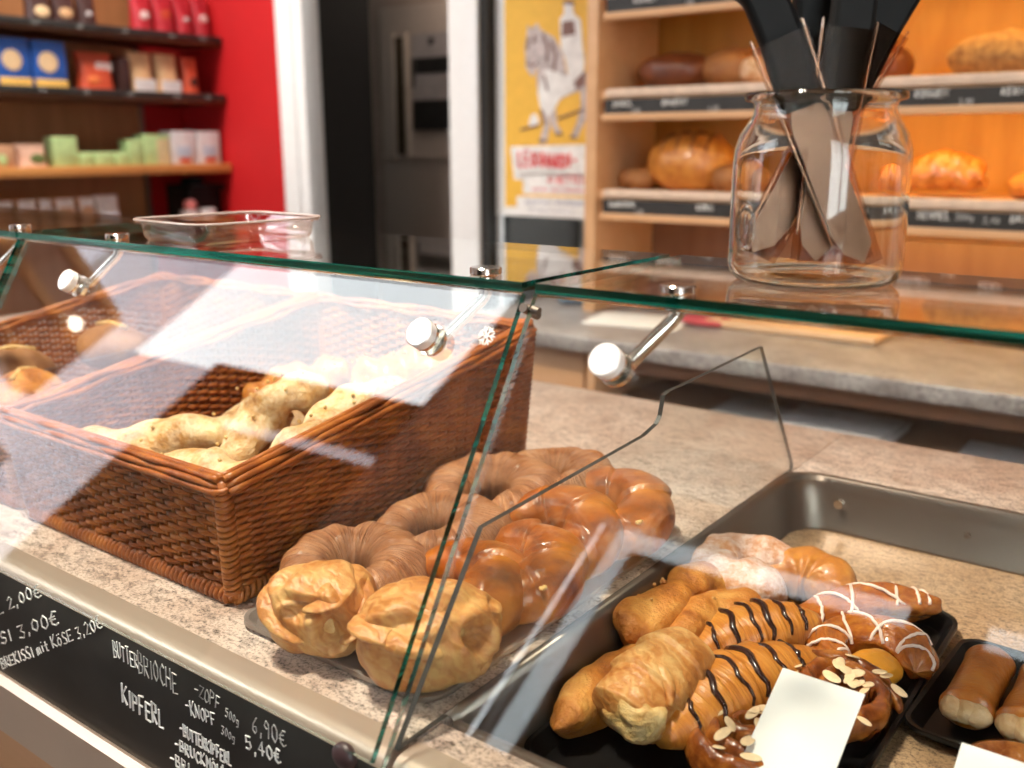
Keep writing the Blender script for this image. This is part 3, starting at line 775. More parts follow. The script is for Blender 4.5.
knife('black handled knife leaning left, with a hole in its handle end', (-0.076, 0.250), (0.034, 0.016), -0.022, 0.120, 0.036, True)
knife('black handled knife upright in the middle of the jar', (0.020, 0.272), (-0.004, 0.016), -0.006, 0.135, 0.037, False)
knife('black handled knife leaning right out of the jar', (0.080, 0.268), (-0.050, 0.020), 0.012, 0.135, 0.038, False, -1)
knife('black handled knife hidden behind the other handles in the jar', (-0.012, 0.264), (0.020, 0.018), 0.029, 0.125, 0.034, False)

# ================================================================== TRAYS
def tray(name, label, x0, x1, y0, y1, z, h, flare, mat, r=0.02, rz=0.0, rim=0.006):
    cx, cyy = (x0 + x1) / 2, (y0 + y1) / 2
    t = thing(name, label, 'tray', (cx, cyy, z), rz)
    w, d = x1 - x0, y1 - y0
    mb = MB(); rings(mb, [rrect(w - 2 * flare, d - 2 * flare, r, 0.0008), rrect(w - flare * 0.8, d - flare * 0.8, r * 1.1, h * 0.6), rrect(w, d, r * 1.2, h), rrect(w + rim, d + rim, r * 1.3, h + 0.0006), rrect(w + rim, d + rim, r * 1.3, h - 0.003)])
    o = mb.build('pan', mat, t); s = o.modifiers.new('Solidify', 'SOLIDIFY'); s.thickness = 0.001; s.offset = 1
    return t
tray('metal_tray', 'flat grey metal tray with glossy brown pretzel croissants on the granite', -0.700, -0.462, 0.506, 0.950, TOP, 0.007, 0.006, M['tray_metal'], 0.018)
tray('black_tray', 'large black tray of sweet pastries in the sunken well', -0.415, -0.176, 0.560, 1.030, WF, 0.016, 0.010, M['black_enamel'], 0.022)
tray('black_tray', 'smaller black tray holding the sausage rolls', -0.165, 0.06, 0.792, 0.985, WF, 0.014, 0.010, M['black_enamel'], 0.016, math.radians(-3))
LT = TOP + 0.0035; BT = WF + 0.0030

# ================================================================== PASTRIES
def arc(R, a0, a1, n, squash=1.0, z=0.0, lift=None):
    out = []
    for i in range(n):
        t = i / (n - 1); a = a0 + (a1 - a0) * t
        out.append((R * math.cos(a), R * squash * math.sin(a), z + (lift(t) if lift else 0)))
    return out
def tipped(p, lo=0.35):
    return lambda t: max(0.03, (1 - abs(2 * t - 1) ** p)) * (1 - lo) + lo * min(1, 14 * min(t, 1 - t) + 0.12)
G_L = 'pastries on the metal tray'
# ribbed butter rings: ridges around a thick horseshoe
def butter_ring(label, loc, rz, R=0.046, r=0.027, tilt=(0, 0)):
    t = thing('croissant', label, 'croissant', loc, (tilt[0], tilt[1], rz), 'ribbed light brown butter croissants')
    prof_ = tipped(3.0, 0.30)
    ph = random.random() * 6
    def sect(u, a): return 1 + 0.035 * math.sin(u * 60 + 1.4 * math.sin(a + ph) + ph) + 0.045 * (((u * 7 + 0.1 * math.sin(a)) % 1) - 0.5)
    mb = MB(); mb.loft(arc(R, math.radians(-75), math.radians(255), 130, 1.0, r * 0.82), lambda u: r * prof_(u), sect, 34, 0.92, 0.004, 40, 0.0, 1.0)
    mb.build('crust', M['ring'], t, smooth=180)
    return t
butter_ring('ribbed butter croissant ring nearest the basket, behind the folded puff pastry', (-0.648, 0.605, LT), math.radians(20), 0.046, 0.033)
butter_ring('ribbed butter croissant ring second from the front along the basket', (-0.640, 0.720, LT + 0.003), math.radians(-20), 0.048, 0.033)
butter_ring('ribbed butter croissant ring at the back corner of the basket', (-0.645, 0.825, LT + 0.012), math.radians(10), 0.052, 0.036)
butter_ring('farthest ribbed butter croissant ring, half hidden behind the glossy ones', (-0.615, 0.905, LT + 0.012), math.radians(-30), 0.046, 0.034)
# glossy lye croissants
def lye_croissant(label, loc, rz, R=0.045, r=0.026, a0=-70, a1=200, tilt=(0, 0), sq=1.0):
    t = thing('pretzel_croissant', label, 'croissant', loc, (tilt[0], tilt[1], rz), 'glossy brown pretzel croissants')
    pr = tipped(2.2, 0.34); ph = random.random() * 6
    def sect(u, a):
        s = (u * 4.0 + 0.16 * math.sin(a + ph) + 0.05 * math.sin(2 * a)) % 1
        return 1.06 - 0.17 * s ** 2.2
    path = arc(R, math.radians(a0), math.radians(a1), 110, sq, r * 0.85)
    mb = MB(); mb.loft(path, lambda u: r * pr(u), sect, 36, 0.95, 0.0025, 26, 0.0)
    mb.build('crust', M['lye'], t, smooth=180)
    # small burst spots along a fold
    b = MB(); k_ = random.choice((22, 26, 30)); p = Vector(path[k_]); o_ = Vector((p.x, p.y, 0)).normalized()
    for j in range(3):
        q = Vector(path[k_ + j]) + o_ * r * 0.62 + Vector((0, 0, r * 0.68)); b.blob((0.0028, 0.0022, 0.0018), q, None, 10, 8, 0.001, 300)
    b.build('burst_spots', M['lye_pale'], t, smooth=180)
    return t
lye_croissant('glossy brown pretzel croissant at the front of the tray, touching the folded puff pastry', (-0.545, 0.632, LT), math.radians(-25), 0.047, 0.035, -70, 200)
lye_croissant('glossy brown pretzel croissant second from the front beside the pane edge', (-0.515, 0.690, LT + 0.012), math.radians(-35), 0.040, 0.033, -60, 190, (0.1, 0.25))
lye_croissant('glossy brown pretzel croissant third from the front, arching open toward the viewer', (-0.535, 0.785, LT + 0.008), math.radians(-15), 0.047, 0.033, -70, 200, (0.25, 0.1))
lye_croissant('glossy brown pretzel croissant at the back right corner of the metal tray', (-0.520, 0.868, LT + 0.008), math.radians(-30), 0.050, 0.033, -70, 210, (0.2, 0.1))
# folded puff pastry pockets
def puff_pocket(label, loc, rz, s, creases, holes, flaps=(), tilt=(0, 0)):
    t = thing('puff_pastry', label, 'pastry', loc, (tilt[0], tilt[1], rz), 'folded puff pastry pockets')
    sd = random.random() * 9
    def shape(d, p):
        k = 1.0
        for (c, axis, dep, wid, ln) in creases:          # a fold: dent along a great circle piece
            c = Vector(c).normalized(); ax = Vector(axis).normalized()
            q = d - c; along = q.dot(ax); across = (q - ax * along).length
            wv = 0.06 * math.sin(along * 9 + sd)
            k -= dep * math.exp(-((across + wv) / wid) ** 2) * math.exp(-(along / ln) ** 4)
            k += dep * 0.55 * math.exp(-((across - wid * 1.9) / wid) ** 2) * math.exp(-(along / ln) ** 4)
        for (c, dep, wid) in holes:
            c = Vector(c).normalized(); dd = (d - c).length
            k -= dep * math.exp(-(dd / wid) ** 2.5); k += dep * 0.28 * math.exp(-((dd - wid * 1.35) / (wid * 0.4)) ** 2)
        k += 0.014 * math.sin(9 * d.z + 5 * d.x + sd) + 0.05 * (abs(d.x) ** 3 * 0.6 - abs(d.z) ** 4 * 0.8)
        return p * k
    mb = MB(); mb.blob(s, (0, 0, s[2] * 0.92), shape, 110, 70, 0.0035, 34, -s[2] * 0.92 + 0.0, 0.78)
    o = mb.build('crust', M['puff'], t, smooth=180)
    for fp, fw in flaps:                                # dough flaps folded over the top
        b = MB(); q = []
        for c in catmull([Vector(f) for f in fp], 40):
            c = c.normalized(); q.append(shape(c, Vector((s[0] * math.copysign(abs(c.x) ** 0.9, c.x), s[1] * math.copysign(abs(c.y) ** 0.9, c.y), s[2] * c.z))) * 0.89 + Vector((0, 0, s[2] * 0.92)))
        b.loft(q, lambda u: fw * (0.35 + 0.65 * math.sin(PI * min(1, u * 0.85 + 0.1)) ** 0.7) * min(1, 8 * (1 - u) + 0.2), lambda u, a: 1 + 0.08 * math.sin(3 * a + 7 * u), 24, 0.34, 0.003, 45)
        b.build('folded_flap', M['puff'], t, smooth=180)
    for (c, dep, wid) in holes:                         # pale layers inside the opening
        c = Vector(c).normalized()
        b = MB()
        ctr = Vector((c.x * s[0], c.y * s[1], c.z * s[2])) * 0.60 + Vector((0, 0, s[2] * 0.92))
        b.blob((s[0] * wid * 0.85, s[1] * wid * 0.7, s[2] * wid * 0.85), ctr, None, 30, 20, 0.007, 75)
        b.build('inner_layers', M['puff_in'], t, smooth=180)
    return t
puff_pocket('pale folded puff pastry pocket at the front left corner of the metal tray', (-0.600, 0.523, LT), math.radians(18), (0.047, 0.042, 0.040),
    [((0.25, -0.75, 0.35), (1, 0.1, -0.25), 0.16, 0.13, 0.55), ((-0.5, -0.4, 0.75), (0.6, 0.8, 0), 0.12, 0.16, 0.6), ((0.5, -0.3, 0.8), (0.3, -1, 0), 0.1, 0.13, 0.5)], [((0.50, -0.80, 0.02), 0.38, 0.27), ((-0.05, -0.95, 0.25), 0.22, 0.16)],
    [([(-0.2, 0.5, 0.9), (0.2, 0.0, 1.0), (0.35, -0.55, 0.75), (0.30, -0.9, 0.35)], 0.022), ([(0.6, 0.3, 0.8), (0.9, -0.1, 0.5), (0.9, -0.45, 0.1), (0.75, -0.7, -0.4)], 0.018), ([(-0.8, -0.2, 0.6), (-0.7, -0.6, 0.3), (-0.35, -0.9, -0.1), (0.1, -1.0, -0.4)], 0.017)])
puff_pocket('pale folded puff pastry pocket at the tray front, behind the gap between the panes', (-0.494, 0.540, LT), math.radians(38), (0.057, 0.046, 0.042),
    [((-0.3, -0.7, 0.5), (1, -0.2, 0.5), 0.13, 0.15, 0.6), ((0.3, -0.4, 0.85), (0.8, 0.6, -0.1), 0.11, 0.16, 0.7), ((0.9, 0.0, 0.3), (0, 0.5, 1), 0.08, 0.1, 0.6)], [((0.72, -0.66, 0.30), 0.40, 0.25), ((0.97, -0.1, 0.10), 0.25, 0.14), ((0.85, -0.5, -0.2), 0.22, 0.14)],
    [([(-0.6, 0.5, 0.8), (-0.2, 0.2, 1.0), (0.25, -0.2, 0.95), (0.6, -0.35, 0.70)], 0.026), ([(-0.9, -0.1, 0.5), (-0.6, -0.6, 0.5), (-0.1, -0.9, 0.35), (0.35, -0.95, 0.1)], 0.022), ([(0.6, 0.6, 0.7), (0.95, 0.2, 0.45), (1.0, -0.2, -0.1)], 0.016)])

# ---- black tray
def cheese_stick(label, pts, r, twist=2.2, fl=0.78):
    b = Vector(pts[0]); t = thing('cheese_stick', label, 'pastry stick', (b.x, b.y, b.z), 0, 'long twisted cheese pastry sticks')
    loc = [Vector(p) - b for p in pts]
    pr = tipped(6, 0.55); ph = random.random() * 6
    def sect(u, a):
        x = a - twist * 2 * PI * u + ph
        return (1 + 0.20 * math.cos(2 * x) + 0.05 * math.cos(3 * x)) * (1 - 0.22 * math.exp(-((u - 0.55) / 0.06) ** 2))
    mb = MB(); mb.loft(catmull(loc, 110), lambda u: r * pr(u), sect, 34, fl, 0.003, 45, -0.030, 1.0)
    mb.build('crust', M['stick'], t, smooth=180)
    for k in range(14):
        cr = MB()
        u = random.uniform(0.2, 0.95); p = catmull(loc, 40)[int(u * 39)]
        a = random.uniform(0.5, 2.6); q = p + Vector((math.cos(a) * r * 0.9, 0, math.sin(a) * r * fl * 0.95))
        s_ = random.uniform(0.0012, 0.0026); cr.blob((s_, s_, s_), q, None, 8, 6)
        cr.build('cheese_crumb', M['puff'], t, smooth=180)
    return t
cheese_stick('upper twisted cheese stick, lying behind the other one along the tray edge', [(-0.408, 0.725, BT + 0.046), (-0.410, 0.79, BT + 0.048), (-0.408, 0.86, BT + 0.046), (-0.398, 0.915, BT + 0.040)], 0.027, 0.7)
cheese_stick('long twisted cheese stick reaching to the front left corner of the black tray', [(-0.398, 0.592, BT + 0.025), (-0.396, 0.66, BT + 0.026), (-0.383, 0.745, BT + 0.030), (-0.362, 0.82, BT + 0.042), (-0.345, 0.885, BT + 0.048)], 0.025, 1.0)
def puff_roll(label, p0, p1, r):
    b = Vector(p0); d = Vector(p1) - b; t = thing('cream_roll', label, 'pastry', p0)
    pr = lambda u: r * (0.72 + 0.28 * math.sin(PI * min(1, u * 0.75 + 0.15))) * min(1, 10 * (1 - u) + 0.25) * min(1, 8 * u + 0.45)
    def sect(u, a):
        s = (u * 3.2 - 0.16 * a / PI) % 1
        return 1 + 0.14 * (1 - s) ** 1.5 - 0.04 + 0.03 * math.sin(3 * a + 1)
    mb = MB(); mb.loft([d * (i / 89) + Vector((0, 0, 0.006 * math.sin(PI * i / 89))) for i in range(90)], pr, sect, 40, 0.86, 0.003, 40, -r * 0.80)
    mb.build('crust', M['puff'], t, smooth=180)
    n = MB(); T = d.normalized(); sd = T.cross(Vector((0, 0, 1))).normalized()
    n.blob((r * 0.80, r * 0.50, r * 0.60), sd * r * 0.25 + T * 0.010 + Vector((0, 0, r * 0.18)), None, 40, 26, 0.005, 60)
    n.build('inner_layers', M['puff_in'], t, smooth=180)
    lip = MB(); q = []
    for i in range(26):
        a = PI * (0.05 + 0.95 * i / 25)
        q.append(T * (0.020 + 0.020 * math.sin(a)) + sd * (r * 0.9 * math.cos(a) * 0.9 + r * 0.15) + Vector((0, 0, r * (0.35 + 0.50 * math.sin(a)))))
    lip.tube(q, [0.003 + 0.004 * math.sin(PI * i / 25) for i in range(26)], 10)
    lip.build('folded_lip', M['puff'], t, smooth=180)
    return t
puff_roll('pale rolled puff pastry with open end at the front of the black tray', (-0.352, 0.618, BT + 0.034), (-0.340, 0.728, BT + 0.056), 0.036)
def choc_croissant(label, p0, p1, r, bow, stripes):
    b = Vector(p0); d = Vector(p1) - b; t = thing('chocolate_croissant', label, 'croissant', p0, 0, 'chocolate striped croissants')
    T = d.normalized(); sd = T.cross(Vector((0, 0, 1))).normalized()
    pth = [d * (i / 109) + sd * bow * math.sin(PI * i / 109) for i in range(110)]
    pr = lambda u: r * max(0.10, math.sin(PI * (0.06 + 0.88 * u)) ** 0.75)
    def sect(u, a):
        s = (u * 6.0 + 0.22 * math.cos(a)) % 1
        return 1 + 0.12 * s ** 1.3 - 0.05
    mb = MB(); mb.loft(pth, pr, sect, 40, 0.86, 0.0015, 50, -r * 0.80)
    mb.build('crust', M['croissant'], t, smooth=180)
    up = Vector((0, 0, 1))
    for u, skew, w in stripes:
        c = MB(); pts = []; rr = []
        for i in range(16):
            a = 0.35 + 2.3 * i / 15
            uu = min(0.95, max(0.05, u + skew * (i / 15 - 0.5) + 0.01 * math.sin(i)))
            p = pth[int(uu * 109)]
            k = pr(uu) * sect(uu, a)
            pts.append(p + sd * (math.cos(a) * k) + up * (math.sin(a) * k * 0.86)); rr.append(w * (0.55 + 0.6 * math.sin(PI * i / 15)))
        c.tube(pts, rr, 8, flat=0.9)
        c.build('chocolate_stripe', M['choc'], t, smooth=180)
    return t
ST = [(0.16, 0.08, 0.0022), (0.30, 0.10, 0.0030), (0.44, 0.06, 0.0022), (0.56, 0.10, 0.0034), (0.70, 0.07, 0.0024), (0.84, 0.08, 0.0028)]
choc_croissant('chocolate striped croissant lying behind the rolled puff pastry', (-0.358, 0.765, BT + 0.028), (-0.280, 0.890, BT + 0.034), 0.036, -0.008, ST)
choc_croissant('chocolate striped croissant between the rolled puff pastry and the almond swirls', (-0.318, 0.630, BT + 0.028), (-0.258, 0.818, BT + 0.034), 0.039, -0.010, ST)
# sugared ring and golden bun behind
t = thing('sugared_pastry', 'round pastry dusted with powdered sugar at the back of the black tray', 'pastry', (-0.385, 0.955, BT), 0.3)
mb = MB(); mb.loft(arc(0.044, 0, 2 * PI * 0.93, 90, 0.8, 0.032), lambda u: 0.036 * tipped(6, 0.5)(u), lambda u, a: 1 + 0.07 * math.sin(9 * u * PI + a), 30, 0.9, 0.005, 40, 0.0)
mb.build('crust', M['sugar'], t, smooth=180)
t = thing('golden_bun', 'golden curved bun beside the sugared pastry at the back of the black tray', 'bun', (-0.330, 0.962, BT), 0.9)
mb = MB(); mb.loft(arc(0.040, -1.0, 2.3, 80, 0.9, 0.028), lambda u: 0.034 * tipped(2.4, 0.4)(u), lambda u, a: 1 + 0.05 * math.sin(8 * u * PI + a), 30, 0.95, 0.003, 30, 0.0)
mb.build('crust', M['golden'], t, smooth=180)
# iced twisted danish
t = thing('iced_danish', 'long twisted danish with white icing lines, lying at the back right of the black tray', 'danish', (-0.308, 0.885, BT), 0)
pth = catmull([(0.0, -0.02, 0.022), (0.035, 0.045, 0.030), (0.072, 0.095, 0.030), (0.108, 0.140, 0.022)], 90)
sc_ = lambda u, a: 1 + 0.10 * math.sin(5 * a + 9 * u)
pr_ = lambda u: 0.026 * max(0.25, math.sin(PI * (0.08 + 0.84 * u)) ** 0.6)
mb = MB(); mb.loft(pth, pr_, sc_, 36, 0.85, 0.003, 50, 0.0); mb.build('crust', M['danish'], t, smooth=180)
def icing_over(t, pth, pr, flatz, us, w, span=(0.5, 2.7)):
    for u, skew in us:
        pts = []
        for i in range(18):
            a = span[0] + (span[1] - span[0]) * i / 17
            uu = min(0.97, max(0.03, u + skew * (i / 17 - 0.5))); k_ = int(uu * (len(pth) - 1)); p = Vector(pth[k_])
            T = (Vector(pth[min(k_ + 1, len(pth) - 1)]) - Vector(pth[max(k_ - 1, 0)])).normalized(); sd = T.cross(Vector((0, 0, 1))).normalized()
            r_ = pr(uu) * 1.06
            pts.append(p + sd * (math.cos(a) * r_) + Vector((0, 0, math.sin(a) * r_ * flatz)))
        MB().tube(pts, w, 7).build('icing_line', M['icing'], t, smooth=180)
icing_over(t, pth, pr_, 0.85, [(0.22, 0.12), (0.32, -0.10), (0.42, 0.2), (0.55, -0.25), (0.70, 0.15), (0.85, 0.1), (0.92, 0.05)], 0.0017)
# iced ring with custard
t = thing('iced_danish', 'ring shaped danish with white icing and custard showing in its middle', 'danish', (-0.222, 0.878, BT), math.radians(35))
pth = arc(0.042, math.radians(-45), math.radians(225), 100, 1.0, 0.022)
pr_ = lambda u: 0.0215 * tipped(4, 0.45)(u)
mb = MB(); mb.loft(pth, pr_, lambda u, a: 1 + 0.09 * math.sin(6 * a + 8 * u), 38, 0.95, 0.002, 50, 0.0); mb.build('crust', M['danish'], t, smooth=180)
mb = MB(); mb.blob((0.026, 0.024, 0.016), (0.0, -0.010, 0.014), None, 30, 18, 0.002, 60, -0.014); mb.build('custard_filling', M['custard'], t, smooth=180)
icing_over(t, pth, pr_, 0.95, [(0.10, 0.10), (0.20, -0.08), (0.34, 0.25), (0.48, -0.3), (0.60, 0.2), (0.74, -0.1), (0.86, 0.08), (0.93, -0.05)], 0.0016, (0.2, 2.9))
# almond swirls
def snail(label, loc, rz, R, tilt):
    t = thing('almond_swirl', label, 'pastry', loc, (tilt[0], tilt[1], rz), 'glazed almond cinnamon swirls')
    pts = []
    for i in range(200):
        u = i / 199; a = 2 * PI * 2.6 * u; rr = R * (1 - 0.86 * u)
        pts.append((rr * math.cos(a), rr * math.sin(a), 0.018 + 0.012 * u))
    mb = MB(); mb.loft(pts, lambda u: (0.0096 - 0.001 * u) * min(1, 12 * u + 0.3), lambda u, a: 1 + 0.06 * math.sin(3 * a + 20 * u), 22, 1.75, 0.0022, 70, 0.0)
    mb.build('spiral', M['snail'], t, smooth=180)
    for k in range(20):
        a = random.uniform(0, 2 * PI); rr = R * random.uniform(0.1, 0.95)
        b = MB(); w = random.uniform(0.0035, 0.0055)
        b.blob((w * 1.9, w, 0.0008), (0, 0, 0), lambda d, p: Vector((p.x, p.y + 6 * p.x * p.x, p.z)), 16, 8)
        b.build('almond_flake', M['almond'], t, (rr * math.cos(a), rr * math.sin(a), 0.0475 - 0.013 * (rr / R) ** 2), (random.uniform(-0.4, 0.4), random.uniform(-0.4, 0.4), random.uniform(0, 6)), smooth=180)
    return t
snail('glazed almond swirl beside the ring danish, partly behind the white price card', (-0.224, 0.778, BT + 0.006), 0.4, 0.053, (0.08, 0.05))
snail('glazed almond swirl at the tray front, half hidden by the white price card', (-0.262, 0.672, BT), 2.0, 0.047, (0.05, -0.05))
# sausage rolls
def sausage_roll(label, p0, p1, r):
    b = Vector(p0); d = Vector(p1) - b; t = thing('sausage_roll', label, 'sausage roll', p0, 0, 'smooth golden sausage rolls')
    T = d.normalized(); sd = T.cross(Vector((0, 0, 1))).normalized()
    mb = MB(); mb.loft([d * (i / 69) for i in range(70)], lambda u: r * (1.06 - 0.16 * math.sin(PI * u)) * min(1, 0.72 + 6 * min(u, 1 - u)), lambda u, a: 1 + 0.03 * math.cos(2 * a), 36, 0.86, 0.0015, 40, -r * 0.8)
    mb.build('crust', M['roll'], t, smooth=180)
    e = MB()
    for s_, k in ((-1, 0.85), (1, 0.75), (0.1, 0.6)):
        e.blob((r * 0.50, r * 0.42, r * 0.50), sd * (r * 0.46 * s_) - T * 0.001 + Vector((0, 0, r * 0.05)), None, 22, 14, 0.0015, 120, -r * 0.75)
    e.build('pinched_end', M['roll_end'], t, smooth=180)
    return t
sausage_roll('golden sausage roll at the left in the small black tray', (-0.128, 0.832, BT + 0.020), (-0.128, 0.938, BT + 0.020), 0.022)
sausage_roll('golden sausage roll cut by the right picture edge in the small black tray', (-0.083, 0.832, BT + 0.020), (-0.080, 0.938, BT + 0.020), 0.022)
t = thing('flat_danish', 'brown pastry rim peeking out behind the right hand price card', 'pastry', (-0.072, 0.775, WF + 0.001), 0)
mb = MB(); mb.lathe([(0, 0.010), (0.03, 0.010), (0.040, 0.020), (0.046, 0.018), (0.048, 0.008), (0.044, 0.0), (0, 0.0)], 40); mb.build('crust', M['snail'], t, smooth=180)

# white price cards on little stands
def card(label, loc, rot, w, h):
    t = thing('price_card', label, 'price card', loc, rot, 'white price cards in the sunken well')
    mb = MB(); mb.box((0, 0, h / 2 + 0.012), (w, 0.0012, h), None, 0.0004, 1); mb.build('card', M['paper'], t)
    mb = MB(); mb.box((0, 0.004, 0.006), (w * 0.8, 0.016, 0.012), None, 0.002); mb.build('card_foot', M['plastic'], t)
    return t
card('white price card standing before the almond swirls', (-0.217, 0.616, WF + 0.026), (math.radians(-62), 0, 0), 0.068, 0.100)
card('white price card at the bottom right picture edge before the sausage rolls', (-0.077, 0.645, WF + 0.020), (math.radians(-62), 0, 0), 0.068, 0.075)

# ================================================================== WICKER BASKETS
def wicker_basket(label, loc, w, d, h0, h1, flare=0.012):
    t = thing('wicker_basket', label, 'basket', loc, 0, 'sloping wicker display baskets')
    f = flare
    B = {'fl': Vector((0, 0, 0.012)), 'fr': Vector((w, 0, 0.012)), 'bl': Vector((0, d, 0.012)), 'br': Vector((w, d, 0.012))}
    T = {'fl': Vector((-f, -f, h0)), 'fr': Vector((w + f, -f, h0)), 'bl': Vector((-f, d + f, h1)), 'br': Vector((w + f, d + f, h1))}
    def wall(name, a, b, out):
        out = Vector(out); A0, B0, A1, B1 = B[a], B[b], T[a], T[b]
        L_ = (B0 - A0).length; hm = max((A1 - A0).length, (B1 - B0).length)
        ns = max(6, int(L_ / 0.0165)); nr = int(hm / 0.0062)
        mb = MB()
        P = lambda u, v: (A0 * (1 - u) + B0 * u) * (1 - v) + (A1 * (1 - u) + B1 * u) * v
        for i in range(ns + 1):
            u = i / ns; mb.tube([P(u, 0), P(u, 0.5), P(u, 1)], 0.0021, 6)
        for r_ in range(nr):
            v = (r_ + 0.5) / nr; pts = []; ph = PI * r_
            m = ns * 4
            for i in range(m + 1):
                u = i / m; s = u * ns
                j = 0.0006 * noise.noise(Vector((u * 30, r_ * 3.1, L_)))
                dv = 0.22 / nr * math.sin(PI * s + ph + PI / 2)
                p = P(u, min(1, max(0, v + dv))) + out * (0.0036 * math.cos(PI * s + ph) + j)
                pts.append(p)
            mb.tube(pts, 0.0030, 6)
        mb.build(name, M['wicker'], t, smooth=180)
    wall('front_wall', 'fl', 'fr', (0, -1, 0)); wall('right_wall', 'fr', 'br', (1, 0, 0)); wall('back_wall', 'bl', 'br', (0, 1, 0)); wall('left_wall', 'fl', 'bl', (-1, 0, 0))
    # bottom border wrapped in rings
    mb = MB(); cyc = ['fl', 'fr', 'br', 'bl', 'fl']
    for a, b in zip(cyc[:-1], cyc[1:]):
        p, q = B[a], B[b]; L_ = (q - p).length; n_ = int(L_ / 0.0072)
        mb.tube([p + Vector((0, 0, -0.004)), q + Vector((0, 0, -0.004))], 0.0062, 8)
        dirn = (q - p).normalized(); o2 = dirn.cross(Vector((0, 0, 1)))
        for i in range(n_):
            c = p + (q - p) * ((i + 0.5) / n_) + Vector((0, 0, -0.003))
            rp = [c + o2 * (0.0078 * math.cos(x)) + Vector((0, 0, 0.0078 * math.sin(x))) + dirn * (0.0022 * math.sin(x)) for x in [2 * PI * k / 10 for k in range(10)]]
            mb.tube(rp, 0.0030, 6, True)
    mb.build('base_border', M['wicker'], t, smooth=180)
    # rim of parallel rods, gently wavy
    mb = MB()
    for a, b in zip(cyc[:-1], cyc[1:]):
        p, q = T[a], T[b]; dirn = (q - p).normalized(); o2 = dirn.cross(Vector((0, 0, 1))).normalized(); u2 = o2.cross(dirn)
        for k, (ox, oz) in enumerate(((0.006, 0.0), (0.003, 0.006), (-0.003, 0.007), (-0.007, 0.001), (0.008, -0.006))):
            pts = []
            for i in range(41):
                s_ = i / 40; wv = 0.0022 * math.sin(s_ * (q - p).length * 60 + k * 1.7)
                pts.append(p + (q - p) * s_ + o2 * (ox + wv) + u2 * (oz + wv * 0.6))
            mb.tube(pts, 0.0036, 7)
    mb.build('rim', M['wicker'], t, smooth=180)
    for a in ('fl', 'fr', 'br', 'bl'):
        p, q = B[a], T[a]; mb = MB(); mb.tube([p, q + Vector((0, 0, 0.004))], 0.0058, 10)
        n_ = int((q - p).length / 0.0066)
        for i in range(n_):
            c = p + (q - p) * ((i + 0.5) / n_)
            rp = [c + Vector((0.0072 * math.cos(x), 0.0072 * math.sin(x), 0.0016 * math.sin(x))) for x in [2 * PI * k / 10 for k in range(10)]]
            mb.tube(rp, 0.0028, 6, True)
        mb.build('corner_post', M['wicker'], t, smooth=180)
    mb = MB(); mb.span((0.002, 0.002, 0.012), (w - 0.002, d - 0.002, 0.018)); mb.build('bottom', M['wicker'], t)
    return t
BX, BYY = -1.118, 0.530
wicker_basket('large sloping wicker basket full of savoury pastry sticks behind the front pane', (BX, BYY, TOP), 0.380, 0.470, 0.130, 0.205)
bk2 = wicker_basket('second wicker basket at the left picture edge, behind the farther pane', (-1.545, 0.535, TOP), 0.380, 0.470, 0.125, 0.205)
# a stray loose wicker end is left out; pastry sticks heaped in the near basket
M['savoury'] = bake('savoury_crust', [(0.28, (0.30, 0.11, 0.022)), (0.48, (0.55, 0.29, 0.09)), (0.70, (0.76, 0.55, 0.28))], 40, 0.55, 0.6, fine=160, dust=((0.80, 0.68, 0.50), 0.6))
def savoury(label, pts, r, mat='savoury', grp='savoury pastry sticks in the near basket', knob=0.14):
    b = Vector(pts[0]); t = thing('pastry_stick', label, 'pastry stick', b, 0, grp)
    loc = [Vector(p) - b for p in pts]; pr = tipped(5, 0.5); ph = random.random() * 6
    mb = MB(); mb.loft(catmull(loc, 70), lambda u: r * pr(u), lambda u, a: 1 + knob * math.sin(16 * u + 2 * a + ph) + 0.06 * math.sin(31 * u + ph), 24, 0.9, 0.005, 45)
    mb.build('crust', M[mat], t, smooth=180)
    for k in range(14):
        u = random.uniform(0.1, 0.9); p = catmull(loc, 40)[int(u * 39)]; a = random.uniform(0.3, 2.8)
        s = MB(); s.blob((0.0022, 0.0022, 0.0022), p + Vector((math.cos(a) * r, -0.3 * r, math.sin(a) * r * 0.9)), None, 7, 5)
        s.build('cheese_crumb', M['puff_in'], t, smooth=180)
    return t
z0 = TOP
savoury('long pastry stick resting on the front rim of the near basket, at the left', [(-1.085, 0.545, z0 + 0.085), (-1.00, 0.60, z0 + 0.095), (-0.92, 0.66, z0 + 0.11), (-0.86, 0.72, z0 + 0.13)], 0.030)
savoury('thick pastry stick at the front of the heap, inside the low basket rim', [(-0.97, 0.55, z0 + 0.075), (-0.90, 0.57, z0 + 0.085), (-0.82, 0.59, z0 + 0.090), (-0.755, 0.60, z0 + 0.085)], 0.034)
savoury('upright split pastry stick in the middle of the near basket heap', [(-0.845, 0.60, z0 + 0.070), (-0.850, 0.64, z0 + 0.12), (-0.845, 0.69, z0 + 0.158), (-0.83, 0.75, z0 + 0.165)], 0.026)
savoury('crumb covered pastry stick leaning on the right wall of the near basket', [(-0.775, 0.60, z0 + 0.085), (-0.775, 0.67, z0 + 0.125), (-0.770, 0.74, z0 + 0.15), (-0.765, 0.82, z0 + 0.16)], 0.028)
savoury('orange brown pastry stick at the back left of the near basket heap', [(-0.98, 0.74, z0 + 0.11), (-0.94, 0.80, z0 + 0.135), (-0.90, 0.86, z0 + 0.145)], 0.034, 'golden')
savoury('orange brown pastry stick at the back right of the near basket heap', [(-0.87, 0.82, z0 + 0.14), (-0.82, 0.87, z0 + 0.155), (-0.77, 0.92, z0 + 0.16)], 0.034, 'golden')
